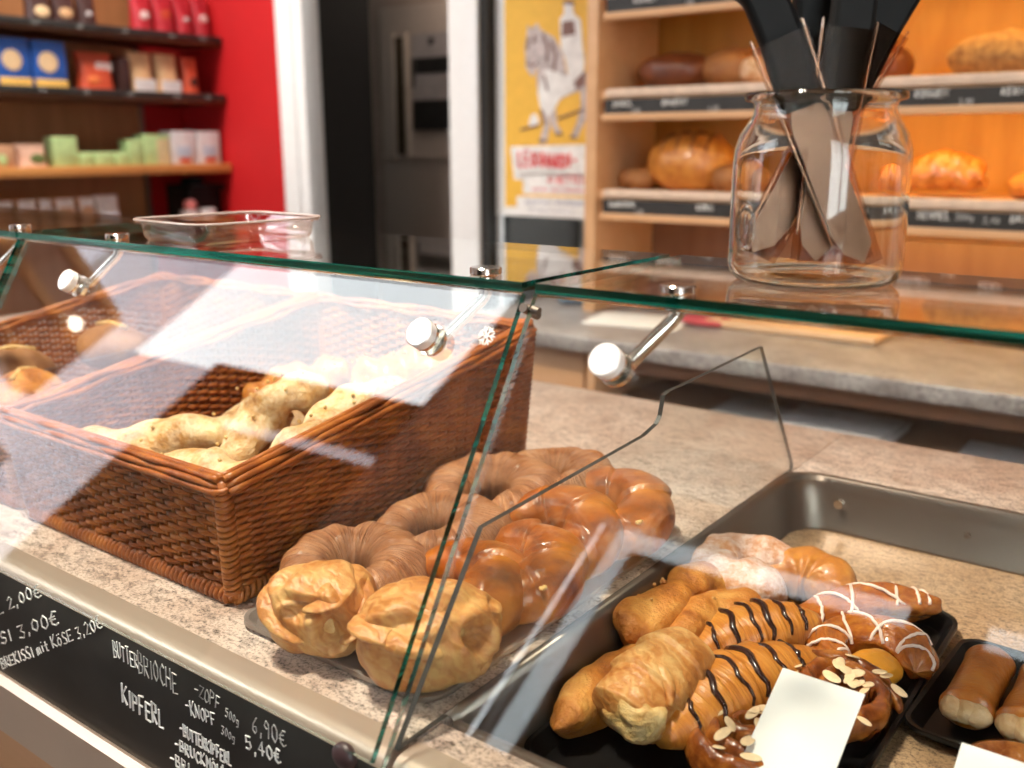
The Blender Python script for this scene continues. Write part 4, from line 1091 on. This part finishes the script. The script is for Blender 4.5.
savoury('pastry stick lying low between the others in the near basket', [(-1.06, 0.62, z0 + 0.06), (-0.98, 0.70, z0 + 0.08), (-0.90, 0.78, z0 + 0.095)], 0.036)
# crusty rolls in the farther basket
for i, (x, y, z, lab) in enumerate([(-1.48, 0.60, 0.115, 'seeded roll at the front of the farther basket'), (-1.36, 0.64, 0.125, 'seeded roll at the middle of the farther basket'),
                                    (-1.25, 0.60, 0.115, 'seeded roll at the right end of the farther basket'), (-1.30, 0.76, 0.150, 'seeded roll heaped at the back of the farther basket')]):
    t = thing('bread_roll', lab, 'bread roll', (x, y, TOP + z), i * 1.1, 'rolls in the farther basket')
    mb = MB(); mb.blob((0.055, 0.045, 0.038), (0, 0, 0), None, 30, 20, 0.006, 30); mb.build('crust', M['loaf' if i % 2 else 'stick'], t, smooth=180)
    mb = MB(); mb.tube([(-0.03, 0, 0.033), (0, 0.004, 0.039), (0.03, 0, 0.033)], 0.004, 6); mb.build('score_line', M['puff_in'], t, smooth=180)

# ================================================================== BACK COUNTER
bc = thing('back_counter', 'low back counter with grey granite top and brown open cupboards under the bread shelves', 'counter')
mb = MB(); mb.span((-1.85, 2.14, 0.795), (1.4, 2.895, 0.838), 0.006, 3); mb.build('worktop', M['granite_grey'], bc)
mb = MB(); mb.span((-1.85, 2.20, 0.08), (-1.395, 2.22, 0.785), 0.003); mb.build('door', M['front_wood'], bc)
mb = MB(); mb.span((-1.372, 2.18, 0.0), (-1.345, 2.88, 0.795), 0.002); mb.span((1.37, 2.18, 0), (1.4, 2.88, 0.795), 0.002); mb.build('upright', M['front_wood'], bc)
mb = MB(); mb.span((-1.85, 2.86, 0), (1.4, 2.88, 0.795)); mb.span((-1.85, 2.18, 0), (-1.82, 2.86, 0.795)); mb.build('back_board', M['dark_wood'], bc)
mb = MB(); mb.span((-1.345, 2.20, 0.625), (1.37, 2.86, 0.645), 0.002); mb.build('shelf_board', M['brown_panel'], bc)
mb = MB(); mb.span((-1.345, 2.185, 0.750), (1.37, 2.205, 0.795), 0.002); mb.build('front_rail', M['brown_panel'], bc)
mb = MB(); mb.span((-1.345, 2.24, 0.0), (1.37, 2.26, 0.625), 0.002); mb.build('lower_door', M['brown_panel'], bc)
for i, (x0, x1, y0, y1, n_, lab) in enumerate([(-1.03, -0.86, 2.22, 2.40, 3, 'small stack of white paper under the back counter, left of the others'), (-0.84, -0.58, 2.22, 2.44, 4, 'wide stack of white paper bags under the back counter'), (-0.42, -0.22, 2.23, 2.40, 2, 'flat white paper stack under the back counter near the right picture edge')]):
    t = thing('paper_stack', lab, 'paper', (0, 0, 0.645), 0, 'paper stacks under the back counter')
    for k in range(n_):
        mb = MB(); o_ = random.uniform(-0.012, 0.012); mb.span((x0 + o_, y0 + o_, 0.007 * k + 0.001), (x1 + o_, y1 + o_, 0.007 * k + 0.0065), 0.001); mb.build('sheet', plain('dull_paper', (0.60, 0.58, 0.60), 0.8), t)
t = thing('cutting_board', 'long pale wooden cutting board lying on the back counter', 'cutting board', (-0.93, 2.58, 0.838), 0.0)
mb = MB(); mb.span((-0.24, -0.11, 0), (0.24, 0.11, 0.022), 0.008, 3); mb.build('plank', wood('maple_board', (0.58, 0.36, 0.20), (0.68, 0.45, 0.27), (3, 20, 20)), t)
mb = MB(); mb.span((-0.14, -0.10, 0), (0.14, 0.10, 0.004), 0.001)
tag(mb.build('paper_sheet', M['paper'], None, (-1.36, 2.44, 0.838), (0, 0, 0.2)), 'white sheet of paper on the back counter at its left end', 'paper')
mb = MB(); mb.blob((0.10, 0.07, 0.012), (0, 0, 0.011), None, 24, 12, 0.006, 20, -0.010)
tag(mb.build('red_cloth', plain('red_cloth', (0.45, 0.06, 0.08), 0.9), None, (-1.17, 2.52, 0.838)), 'folded red cloth on the back counter beside the cutting board', 'cloth')
t = thing('spray_bottle', 'blue grey bottle lying on the back counter below the poster', 'bottle', (-1.62, 2.62, 0.838), 0.4)
mb = MB(); mb.tube([(-0.12, 0, 0.035), (-0.11, 0, 0.035), (0.05, 0, 0.035), (0.08, 0, 0.035), (0.10, 0, 0.035)], [0.028, 0.034, 0.034, 0.02, 0.012], 18); mb.build('body', plain('blue_plastic', (0.20, 0.30, 0.42), 0.4), t)
mb = MB(); mb.tube([(0.10, 0, 0.035), (0.13, 0, 0.035)], 0.014, 14); mb.build('cap', M['paper'], t)

# ================================================================== BREAD SHELVES
bs_ = thing('bread_shelf', 'honey coloured wall shelf unit with glowing warm light and black label strips for loaves', 'shelf')
mb = MB(); mb.span((-1.592, 2.50, 0.838), (-1.552, 2.895, 2.3), 0.003); mb.build('side_panel', M['honey_edge'], bs_)
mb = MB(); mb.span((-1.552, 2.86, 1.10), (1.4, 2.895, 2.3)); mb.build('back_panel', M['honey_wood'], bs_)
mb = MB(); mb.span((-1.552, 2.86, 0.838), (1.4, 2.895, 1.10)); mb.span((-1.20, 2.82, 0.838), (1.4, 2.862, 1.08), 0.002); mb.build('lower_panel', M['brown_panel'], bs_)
def shelf(zt, words):
    mb = MB(); mb.span((-1.552, 2.515, zt - 0.028), (1.4, 2.86, zt), 0.003)
    s = mb.build('shelf_board', M['honey_edge'], bs_)
    mb = MB(); mb.span((-1.525, 2.500, zt - 0.020), (1.4, 2.517, zt + 0.004), 0.004); mb.build('shelf_lip', plain('pale_lip', (0.66, 0.50, 0.38), 0.4), s)
    mb = MB(); mb.span((-1.530, 2.507, zt - 0.066), (1.4, 2.516, zt - 0.026)); mb.build('label_strip', M['black_board'], s)
    mb = MB(); mb.span((-1.535, 2.495, zt - 0.086), (1.4, 2.530, zt - 0.066), 0.003); mb.build('label_rail', M['honey_edge'], s)
    for txt, x, row, h, m in words:
        fn = lambda a, b: (x + a, 2.5062, zt - 0.046 + row + b)
        write(txt, h, fn, 0.0016).build('chalk_writing', M[m], s, smooth=60)
    mb = MB(); mb.span((-1.02, 2.545, zt - 0.062), (1.3, 2.575, zt - 0.046)); mb.build('light_tube', M['warm_light'], s)
    return s
shelf(1.772, [('ROGGEN', -1.44, 0.000, 0.016, 'chalk'), ('1,50', -1.28, -0.016, 0.010, 'chalk_dim')])
shelf(1.494, [('DINKEL', -1.50, 0.000, 0.016, 'chalk'), ('3,50', -1.44, -0.018, 0.011, 'chalk_dim'), ('BAUERN', -1.34, 0.000, 0.017, 'chalk'), ('4,20', -1.20, -0.018, 0.012, 'chalk_dim'),
              ('ROGGEN', -0.66, 0.000, 0.017, 'chalk'), ('3,80', -0.56, -0.018, 0.012, 'chalk_dim'), ('KERN', -0.47, 0.000, 0.016, 'chalk')])
shelf(1.208, [('SAUERTEIG', -1.51, 0.000, 0.014, 'chalk'), ('4,50', -1.42, -0.018, 0.011, 'chalk_dim'), ('KORN', -1.22, -0.002, 0.017, 'chalk'),
              ('1,20', -0.735, 0.0, 0.014, 'chalk_dim'), ('SEMMEL', -0.63, 0.000, 0.018, 'chalk'), ('500g', -0.54, 0.001, 0.014, 'chalk_dim'), ('3,40', -0.48, -0.004, 0.014, 'chalk_dim'), ('BRIOT', -0.42, 0.000, 0.018, 'chalk')])
# loaves
def loaf(label, loc, s, mat, rz=0, scores=0, wob=0.006, grp='loaves on the upper bread shelf', smat='loaf_score', e=0.92):
    t = thing('bread_loaf', label, 'bread', loc, rz, grp)
    mb = MB(); mb.blob(s, (0, 0, s[2] * 0.86), None, 48, 30, wob, 16, -s[2] * 0.86, e); mb.build('crust', M[mat], t, smooth=180)
    if scores:
        for i in range(scores):
            x = (i - (scores - 1) / 2) * s[0] * 1.3 / scores; pts = []
            for k in range(15):
                a = 0.45 + (PI - 0.9) * k / 14
                yy = s[1] * math.cos(a) * 0.98; q = max(0.05, 1 - ((x + 0.25 * yy) / s[0]) ** 2)
                pts.append(((x + 0.25 * yy) * 1.03, yy * math.sqrt(q) * 1.04, s[2] * 0.86 + s[2] * math.sin(a) * math.sqrt(q) * 1.06))
            c = MB(); c.tube(pts, [0.0025 + 0.004 * math.sin(PI * k / 14) for k in range(15)], 6); c.build('score_line', M[smat], t, smooth=180)
    return t
loaf('dark brown shiny loaf at the left end of the upper bread shelf', (-1.375, 2.66, 1.494), (0.115, 0.09, 0.058), 'loaf_dark', 0.2)
loaf('light brown round loaf behind the dark one on the upper bread shelf', (-1.205, 2.70, 1.494), (0.105, 0.10, 0.060), 'loaf', 0)
loaf('floured round loaf left of the jar on the upper bread shelf', (-1.075, 2.64, 1.494), (0.085, 0.08, 0.048), 'loaf_flour', 0)
loaf('small brown loaf right of the knives on the upper bread shelf', (-0.775, 2.70, 1.494), (0.050, 0.06, 0.052), 'loaf_dark', 0)
t = loaf('nut crusted loaf at the right picture edge on the upper bread shelf', (-0.500, 2.66, 1.494), (0.135, 0.09, 0.055), 'straw', 0, 0, 0.012)
for k in range(60):
    pass
s2 = 'loaves on the lower bread shelf'
loaf('small dark roll at the left end of the lower bread shelf', (-1.475, 2.63, 1.208), (0.060, 0.06, 0.036), 'loaf', 0, 0, 0.008, s2)
loaf('golden loaf with dark slashes on the lower bread shelf', (-1.315, 2.66, 1.208), (0.130, 0.095, 0.088), 'golden', 0.35, 4, 0.004, s2)
loaf('small plain loaf beside the slashed loaf on the lower bread shelf', (-1.165, 2.62, 1.208), (0.060, 0.07, 0.044), 'loaf', 0, 0, 0.004, s2)
loaf('pale loaf cut by the right picture edge on the lower bread shelf', (-0.385, 2.66, 1.208), (0.075, 0.08, 0.038), 'golden', 0, 0, 0.004, s2)
loaf('round loaf seen through the jar on the lower bread shelf', (-0.92, 2.66, 1.208), (0.095, 0.09, 0.062), 'golden', 0, 3, 0.004, s2)
t = thing('braided_bread', 'knobbly golden brown braided loaf right of the jar on the lower bread shelf', 'bread', (-0.605, 2.64, 1.208), 0, s2)
for k in range(3):
    pts = []
    for i in range(60):
        u = i / 59; a = 2 * PI * (1.35 * u) + 2 * PI * k / 3
        pts.append((-0.085 + 0.17 * u, 0.028 * math.sin(a), 0.050 + 0.026 * math.cos(2 * a) * 0.7 + 0.018 * math.sin(PI * u)))
    mb = MB(); mb.loft(pts, lambda u: 0.031 * max(0.3, math.sin(PI * (0.12 + 0.76 * u)) ** 0.6), None, 22, 1.0, 0.006, 45, 0.0); mb.build('dough_strand', M['roll'], t, smooth=180)

# ================================================================== POSTER on the window
po = thing('poster', 'yellow poster with a rider on a white horse, on the window beside the post', 'poster', (-0.014, 0, 0))
PY = 2.945
fl = lambda a, b, d: (a, d, b)
mb = MB(); mb.span((-2.256, PY, 1.082), (-1.70, PY + 0.002, 1.99)); mb.build('sheet', M['paper'], po)
mb = MB(); mb.span((-2.214, PY - 0.0008, 1.115), (-1.72, PY, 1.97)); mb.build('yellow_field', plain('poster_yellow', (0.82, 0.47, 0.06), 0.6, var=0.05), po)
pw = plain('poster_white', (0.80, 0.78, 0.76), 0.6); pb = plain('poster_brown', (0.23, 0.12, 0.10), 0.6); pr2 = plain('poster_red', (0.72, 0.06, 0.07), 0.6); pg = plain('poster_greyblue', (0.30, 0.30, 0.42), 0.6)
mb = MB()
mb.prism([(-2.19, 1.335), (-1.75, 1.345), (-1.75, 1.235), (-2.12, 1.235), (-2.13, 1.215), (-2.17, 1.215)], fl, PY - 0.0016, PY - 0.0008)
mb.span((-2.13, PY - 0.0016, 1.165), (-1.75, PY - 0.0008, 1.24)); mb.span((-2.16, PY - 0.0016, 1.085), (-1.75, PY - 0.0008, 1.155))
mb.build('text_field', pw, po)
def ptext(txt, x, z, h, mat, r, wide=0.5, gap=0.16):
    fn = lambda a, b: (x + a, PY - 0.0018, z + b)
    write(txt, h, fn, r, wide, gap, 0.03, 0.0).build('lettering', mat, po, smooth=60)
ptext('LEONHARDI-', -2.150, 1.262, 0.052, pr2, 0.0052, 0.40, 0.13)
ptext('iN BETTENHA', -2.02, 1.205, 0.026, pr2, 0.0026, 0.6, 0.2)
ptext('ZUM HEiLiGEN LEONHARDI', -2.09, 1.176, 0.012, pr2, 0.0012, 0.7, 0.3)
ptext('SONNTAG i NOVEMBER', -2.12, 1.128, 0.016, pg, 0.0016, 0.7, 0.3)
ptext('GOTTESDiENST UND SEGNUNG', -2.10, 1.102, 0.009, pg, 0.0008, 0.7, 0.3)
# the horse, built as flat shapes on the sheet
horse = [(-2.135, 1.683), (-2.125, 1.735), (-2.125, 1.758), (-2.109, 1.742), (-2.082, 1.761), (-2.068, 1.737), (-2.01, 1.707), (-1.974, 1.658), (-1.956, 1.584), (-1.885, 1.586), (-1.846, 1.579), (-1.839, 1.512), (-1.857, 1.481), (-1.875, 1.424), (-1.909, 1.36), (-1.936, 1.364), (-1.91, 1.414), (-1.893, 1.477), (-1.897, 1.524), (-1.942, 1.512), (-1.982, 1.497), (-2.001, 1.469), (-1.994, 1.415), (-1.968, 1.375), (-1.995, 1.373), (-2.02, 1.41), (-2.03, 1.453), (-2.025, 1.405), (-2.038, 1.347), (-2.072, 1.345), (-2.051, 1.41), (-2.067, 1.471), (-2.079, 1.525), (-2.084, 1.584), (-2.076, 1.614), (-2.103, 1.577), (-2.131, 1.61)]
rider = [(-1.985, 1.767), (-1.968, 1.781), (-1.968, 1.812), (-1.932, 1.809), (-1.926, 1.778), (-1.898, 1.758), (-1.889, 1.679), (-1.879, 1.617), (-1.884, 1.56), (-1.923, 1.554), (-1.942, 1.531), (-1.959, 1.532), (-1.947, 1.578), (-1.961, 1.631), (-1.98, 1.674)]
vest = [(-1.975, 1.756), (-1.926, 1.757), (-1.919, 1.711), (-1.975, 1.706)]
hat = [(-1.976, 1.813), (-1.966, 1.824), (-1.932, 1.822), (-1.922, 1.807)]
saddle = [(-1.923, 1.554), (-1.878, 1.591), (-1.878, 1.544), (-1.912, 1.525)]
lines = [[(-2.057, 1.72), (-2.037, 1.677), (-2.04, 1.625)], [(-2.024, 1.697), (-2.001, 1.649), (-2.009, 1.592)], [(-2.125, 1.624), (-2.1, 1.615), (-2.081, 1.627)], [(-2.119, 1.714), (-2.125, 1.672)], [(-2.05, 1.583), (-2.036, 1.529)], [(-2.063, 1.465), (-2.048, 1.41)], [(-2.153, 1.395), (-2.069, 1.411)], [(-1.988, 1.431), (-1.883, 1.461)], [(-2.072, 1.356), (-2.041, 1.354)], [(-1.936, 1.368), (-1.912, 1.366)], [(-2.0, 1.377), (-1.971, 1.379)], [(-2.091, 1.722), (-2.095, 1.691)]]
stone = [(-2.118, 1.417), (-2.108, 1.446), (-2.086, 1.452), (-2.072, 1.427), (-2.08, 1.405), (-2.111, 1.406)]
sh = lambda pts: [(a + 0.014, b) for a, b in pts]
pgr = plain('poster_dapple', (0.52, 0.45, 0.44), 0.6, var=0.3, scale=60)
MB().prism(sh(horse), fl, PY - 0.0018, PY - 0.0008).build('horse_picture', pgr, po)
MB().prism(sh([(-2.079, 1.525), (-2.050, 1.60), (-2.01, 1.60), (-1.965, 1.575), (-1.90, 1.575), (-1.90, 1.535), (-1.982, 1.50), (-2.001, 1.47), (-2.03, 1.44), (-2.067, 1.471)]), fl, PY - 0.0024, PY - 0.0016).build('horse_light', pw, po)
MB().prism(sh(rider), fl, PY - 0.0030, PY - 0.0022).build('rider_picture', pw, po)
for p_ in (vest, hat, saddle): MB().prism(sh(p_), fl, PY - 0.0036, PY - 0.0028).build('dark_drawing', pb, po)
for pts in lines:
    st = MB(); st.tube([(a, PY - 0.0026, b) for a, b in sh(pts)], 0.0042, 5); st.build('drawn_line', pb, po)
MB().prism(sh(stone), fl, PY - 0.0018, PY - 0.0008).build('stone_picture', pw, po)

# ================================================================== DOOR in the corridor with slot window and notice
dr = MB(); dr.span((-3.88, 4.00, 0), (-2.42, 4.05, 2.06), 0.004)
d_ = structure(dr.build('door_3', plain('pale_door', (0.50, 0.42, 0.36), 0.6, var=0.04)))
mb = MB(); mb.span((-3.762, 3.985, 1.29), (-3.690, 4.005, 1.905), 0.004); mb.build('slot_window', plain('dark_slot_glass', (0.06, 0.045, 0.03), 0.15), d_)
mb = MB()
for b in ((-3.78, -3.762), (-3.69, -3.672)): mb.span((b[0], 3.98, 1.27), (b[1], 4.004, 1.925), 0.002)
mb.build('slot_frame', plain('slot_frame', (0.55, 0.46, 0.38), 0.5), d_)
mb = MB(); mb.span((-3.90, 3.985, 1.265), (-2.42, 4.004, 1.285), 0.003); mb.build('ledge', plain('door_ledge', (0.40, 0.33, 0.28), 0.6), d_)
no = thing('notice', 'black and white notice on the dim door in the corridor', 'poster', (0, 0, 0))
mb = MB(); mb.span((-3.640, 3.990, 1.42), (-3.28, 3.996, 1.91)); mb.build('sheet', plain('grey_paper', (0.42, 0.38, 0.37), 0.7), no)
mb = MB(); mb.span((-3.640, 3.987, 1.42), (-3.28, 3.9905, 1.575)); mb.span((-3.615, 3.987, 1.71), (-3.28, 3.9905, 1.79)); mb.span((-3.640, 3.987, 1.64), (-3.620, 3.9905, 1.79)); mb.build('dark_band', M['black_board'], no)
mb = MB(); mb.blob((0.02, 0.002, 0.02), (-3.50, 3.988, 1.87), None, 14, 8); mb.build('emblem', M['black_board'], no)

# ================================================================== LEFT WALL SHELVES
ws = thing('wall_shelf', 'dark wooden wall shelf unit with packets, against the red wall', 'shelf')
SX0, SX1 = -4.148, -3.80
mb = MB(); mb.span((-4.150, 0.9, 0.0), (-4.130, 2.66, 2.4)); mb.build('back_panel', wood('shelf_back', (0.30, 0.13, 0.05), (0.42, 0.19, 0.075), (14, 14, 2)), ws)
mb = MB(); mb.span((-4.135, 2.655, 0.0), (-4.115, 2.675, 2.4), 0.002); mb.build('upright', M['steel'], ws)
for zt, th_, dark in ((1.806, 0.028, 1), (1.556, 0.030, 1), (1.258, 0.036, 0), (1.010, 0.03, 0)):
    mb = MB(); mb.span((SX0 + 0.02, 0.9, zt - th_), (SX1, 2.892, zt), 0.003); s_ = mb.build('shelf_board', M['dark_wood'] if dark else M['rail_wood'], ws)
    if dark:
        mb = MB(); mb.span((SX1, 0.9, zt - 0.014), (SX1 + 0.008, 2.892, zt + 0.012), 0.001); mb.build('label_rail', M['black_board'], s_)
        for k, y in enumerate((2.02, 2.20, 2.40, 2.62, 2.78)):
            fn = lambda a, b: (SX1 + 0.0085, y + a, zt - 0.008 + b)
            write(('2,95', '3,20', '1,80', '2,40', '3,95')[k], 0.010, fn, 0.0011).build('price_writing', M['chalk_dim'], s_, smooth=60)
    else:
        mb = MB(); mb.span((SX1, 0.9, zt - th_), (SX1 + 0.014, 2.892, zt + 0.004), 0.003); mb.build('front_rail', M['rail_wood'], s_)
FX = SX1 - 0.035
def packet(name, label, y0, y1, zb, zt, mat, group, kind='box', depth=0.09, panels=()):
    t = thing(name, label, 'packet', (FX - depth / 2, (y0 + y1) / 2, zb), 0, group)
    w, h = y1 - y0, zt - zb
    mb = MB()
    if kind == 'box': mb.box((0, 0, h / 2 + 0.0005), (depth, w, h), None, 0.004)
    elif kind == 'bag':         # filled pouch, pinched flat at the top
        rr = []
        for i in range(9):
            u = i / 8; k = 1 - u ** 2.2 * 0.88; ww = w * (1.0 - 0.10 * math.sin(PI * u))
            rr.append(rrect(depth * k + 0.004, ww, min(depth * k, ww) * 0.42 + 0.001, 0.001 + h * u, 4))
        rings(mb, rr, True, True)
    else:
        mb.lathe([(0, 0.0005), (w * 0.44, 0.0005), (w * 0.5, h * 0.1), (w * 0.5, h * 0.82), (w * 0.46, h * 0.9), (w * 0.46, h), (0, h)], 28)
    mb.build('packet_body', mat, t)
    for (nm, a0, a1, b0, b1, m, rnd) in panels:
        p = MB(); xx = depth * 0.5 + (0.0016 if kind == 'box' else 0.002)
        if kind == 'bag': xx = depth * 0.5 * (1 - ((b0 + b1) / 2) ** 2.2 * 0.88) + 0.004
        cy_, cz = w * ((a0 + a1) / 2 - 0.5), h * (b0 + b1) / 2
        if rnd: p.blob((0.003, w * (a1 - a0) / 2, h * (b1 - b0) / 2), (xx - 0.001, cy_, cz), None, 20, 12)
        else: p.box((xx, cy_, cz), (0.003, w * (a1 - a0), h * (b1 - b0)), None, 0.001, 1)
        p.build(nm, m, t)
    return t
blue = plain('blue_packet', (0.02, 0.10, 0.42), 0.4); yel = plain('yellow_band', (0.80, 0.50, 0.12), 0.5); cream = plain('cream_print', (0.80, 0.58, 0.34), 0.5)
redp = plain('red_foil', (0.42, 0.018, 0.030), 0.35); orp = plain('orange_red_foil', (0.55, 0.075, 0.03), 0.4); dkp = plain('dark_foil', (0.05, 0.02, 0.018), 0.35)
beg = plain('beige_bag', (0.68, 0.42, 0.22), 0.5); grn = plain('green_carton', (0.42, 0.58, 0.26), 0.6); pnk = plain('pale_pink_carton', (0.72, 0.58, 0.56), 0.6); kraft = plain('kraft_paper', (0.50, 0.28, 0.16), 0.6)
gwh = plain('soft_white', (0.66, 0.64, 0.65), 0.6); lbl = plain('pale_blue_print', (0.45, 0.55, 0.66), 0.6)
A, B_, C_, D_ = 1.8065, 1.5565, 1.2585, 1.0105
packet('snack_bag', 'brown snack bag with pale print on the top wall shelf, at the left', 2.04, 2.14, A, 1.95, dkp, 'packets on the top wall shelf', 'bag', 0.08, [('print', 0.2, 0.8, 0.15, 0.45, cream, 1)])
packet('snack_bag', 'brown snack bag on the top wall shelf, right of the first', 2.145, 2.24, A, 1.94, dkp, 'packets on the top wall shelf', 'bag', 0.08, [('print', 0.15, 0.75, 0.2, 0.5, beg, 1)])
packet('snack_bag', 'narrow brown bag at the end of the brown group on the top wall shelf', 2.25, 2.33, A, 1.95, dkp, 'packets on the top wall shelf', 'bag', 0.08, [('print', 0.3, 0.6, 0.3, 0.45, gwh, 1)])
packet('coffee_bag', 'red foil bag leftmost of the red ones on the top wall shelf', 2.50, 2.59, A, 1.96, redp, 'red foil bags', 'bag', 0.09, [('print', 0.2, 0.7, 0.35, 0.6, pnk, 1)])
packet('coffee_bag', 'red foil bag second of the red ones on the top wall shelf', 2.60, 2.70, A, 1.97, redp, 'red foil bags', 'bag', 0.09, [('print', 0.2, 0.7, 0.4, 0.65, orp, 1)])
packet('coffee_bag', 'red foil bag with white mark on the top wall shelf', 2.705, 2.785, A, 1.97, redp, 'red foil bags', 'bag', 0.09, [('print', 0.3, 0.7, 0.40, 0.52, gwh, 1)])
packet('coffee_bag', 'red foil bag nearest the red wall on the top wall shelf', 2.80, 2.885, A, 1.98, redp, 'red foil bags', 'bag', 0.09, [('print', 0.2, 0.7, 0.40, 0.6, pnk, 1)])
for i, (y0, y1) in enumerate(((1.890, 2.020), (2.030, 2.165))):
    packet('blue_packet', ('blue packet with yellow band cut by the left picture edge', 'whole blue packet with yellow band on the second wall shelf')[i], y0, y1, B_, 1.742, blue, 'blue packets with yellow bands', 'box', 0.09,
           [('yellow_band', 0.02, 0.98, 0.04, 0.22, yel, 0), ('print', 0.15, 0.75, 0.35, 0.78, cream, 1)])
packet('snack_bag', 'wide orange red bag on the second wall shelf', 2.225, 2.385, B_, 1.715, orp, 'bags on the second wall shelf', 'bag', 0.10, [('print', 0.45, 0.9, 0.55, 0.75, pnk, 0), ('print', 0.15, 0.5, 0.2, 0.4, plain('bright_orange', (0.75, 0.2, 0.06), 0.4), 1)])
packet('black_box', 'black packet behind the orange red bag on the second wall shelf', 2.395, 2.445, B_, 1.70, dkp, 'bags on the second wall shelf', 'box', 0.08)
for i, (y0, y1) in enumerate(((2.455, 2.570), (2.585, 2.695))):
    packet('noodle_bag', ('beige bag with white foot, left of the pair on the second wall shelf', 'beige bag with white foot, right of the pair on the second wall shelf')[i], y0, y1, B_, 1.73, beg, 'beige bags with white feet', 'bag', 0.09, [('white_foot', 0.06, 0.94, 0.02, 0.36, gwh, 0)])
packet('snack_bag', 'narrow orange bag at the right end of the second wall shelf', 2.715, 2.795, B_, 1.72, orp, 'bags on the second wall shelf', 'bag', 0.07, [('print', 0.3, 0.8, 0.25, 0.5, dkp, 1)])
packet('tea_packet', 'brown packet at the left picture edge on the third wall shelf', 1.84, 1.915, C_, 1.345, kraft, 'cartons on the third wall shelf', 'box', 0.08, [('green_print', 0.1, 0.6, 0.1, 0.6, grn, 1)])
packet('tea_packet', 'pinkish packet with green print on the third wall shelf', 1.93, 2.055, C_, 1.35, plain('dusty_pink', (0.60, 0.36, 0.26), 0.6), 'cartons on the third wall shelf', 'bag', 0.08, [('green_print', 0.35, 0.85, 0.1, 0.6, plain('leaf_green', (0.12, 0.17, 0.05), 0.6), 1)])
packet('tea_carton', 'tall green carton left of the three small green ones', 2.075, 2.175, C_, 1.378, grn, 'green cartons', 'box', 0.08)
for i, (y0, y1) in enumerate(((2.180, 2.238), (2.246, 2.330), (2.338, 2.400))):
    packet('tea_carton', ('small green carton, left one of three', 'small green carton, middle one of three', 'small green carton, right one of three')[i], y0, y1, C_, 1.316, grn, 'green cartons', 'box', 0.07)
packet('tea_carton', 'tall green carton right of the three small ones', 2.405, 2.470, C_, 1.368, grn, 'green cartons', 'box', 0.08)
packet('tea_carton', 'widest green carton beside the white cartons', 2.475, 2.605, C_, 1.390, grn, 'green cartons', 'box', 0.08, [('beige_side', 0.5, 0.98, 0.05, 0.85, plain('beige_print', (0.60, 0.50, 0.28), 0.6), 0)])
for i, (y0, y1) in enumerate(((2.615, 2.740), (2.752, 2.872))):
    packet('white_carton', ('pale carton with blue print, left of the two at the shelf end', 'pale carton with blue print nearest the red wall')[i], y0, y1, C_, 1.405, gwh, 'pale cartons with blue print', 'box', 0.09, [('blue_print', 0.2, 0.8, 0.25, 0.55, lbl, 0), ('red_print', 0.3, 0.75, 0.06, 0.2, orp, 0)])
nm = ('at the left picture edge', 'second from the left', 'third from the left, narrow', 'fourth from the left', 'last before the white bag')
for i, (y0, y1) in enumerate(((1.800, 1.895), (1.905, 1.985), (1.99, 2.048), (2.055, 2.15), (2.155, 2.235))):
    packet('cookie_bag', 'brown cookie bag with white top on the lowest wall shelf, ' + nm[i], y0, y1, D_, 1.135, kraft, 'brown cookie bags', 'bag', 0.07, [('white_top', 0.1, 0.9, 0.55, 0.98, gwh, 0)])
packet('cookie_bag', 'white bag with orange dot at the end of the cookie bags', 2.24, 2.35, D_, 1.138, gwh, 'bags on the lowest wall shelf', 'bag', 0.08, [('blue_print', 0.2, 0.8, 0.1, 0.4, lbl, 0), ('orange_dot', 0.45, 0.7, 0.25, 0.42, orp, 1)])
t = thing('coffee_machine', 'black coffee grinder at the right end of the lowest wall shelf', 'machine', (-3.95, 2.79, D_), 0)
mb = MB(); mb.box((0, 0, 0.075), (0.18, 0.18, 0.15), None, 0.012); mb.box((0.02, 0, 0.145), (0.20, 0.19, 0.025), None, 0.006); mb.build('body', M['black_plastic'], t)
mb = MB(); mb.lathe([(0, 0), (0.05, 0), (0.055, 0.03), (0, 0.03)], 24, (0, 0, 0.157)); mb.build('lid', M['black_plastic'], t)
packet('paper_cup', 'white cup before the black grinder', 2.74, 2.83, D_, 1.06, gwh, 'cups on the lowest wall shelf', 'can', 0.05)
packet('paper_cup', 'grey white tin beside the cup at the lowest shelf end', 2.655, 2.735, D_, 1.055, gwh, 'cups on the lowest wall shelf', 'can', 0.06)
mb = MB(); mb.blob((0.03, 0.03, 0.025), (0, 0, 0.025), None, 20, 12)
tag(mb.build('pink_sugar_pot', plain('pink', (0.75, 0.25, 0.24), 0.5), None, (-3.85, 2.695, 1.055)), 'pink lump on the grey white tin at the lowest shelf end', 'pot')

# wooden cupboard with a small lamp on the customers' side, seen only mirrored in the far panes
t = thing('hanging_cupboard', 'brown wooden hanging cupboard on the customers side, mirrored in the far left front pane', 'cupboard', (-4.15, -0.56, 1.93))
mb = MB(); mb.span((0.001, -0.27, 0), (0.15, 0.50, 0.52), 0.004); mb.build('body', M['brown_panel'], t)
mb = MB()
for z in (0.05, 0.27, 0.48): mb.span((0.15, -0.24, z), (0.17, 0.46, z + 0.05), 0.003)
mb.build('shelf_rail', M['rail_wood'], t)
mb = MB(); mb.lathe([(0, 0), (0.028, 0), (0.028, 0.02), (0, 0.02)], 24, (0, 0, 0)); mb.build('lamp', glow('spot_lamp', (1.0, 0.9, 0.75), 20.0), t, (0.155, -0.13, 0.33), (0, PI / 2, 0))
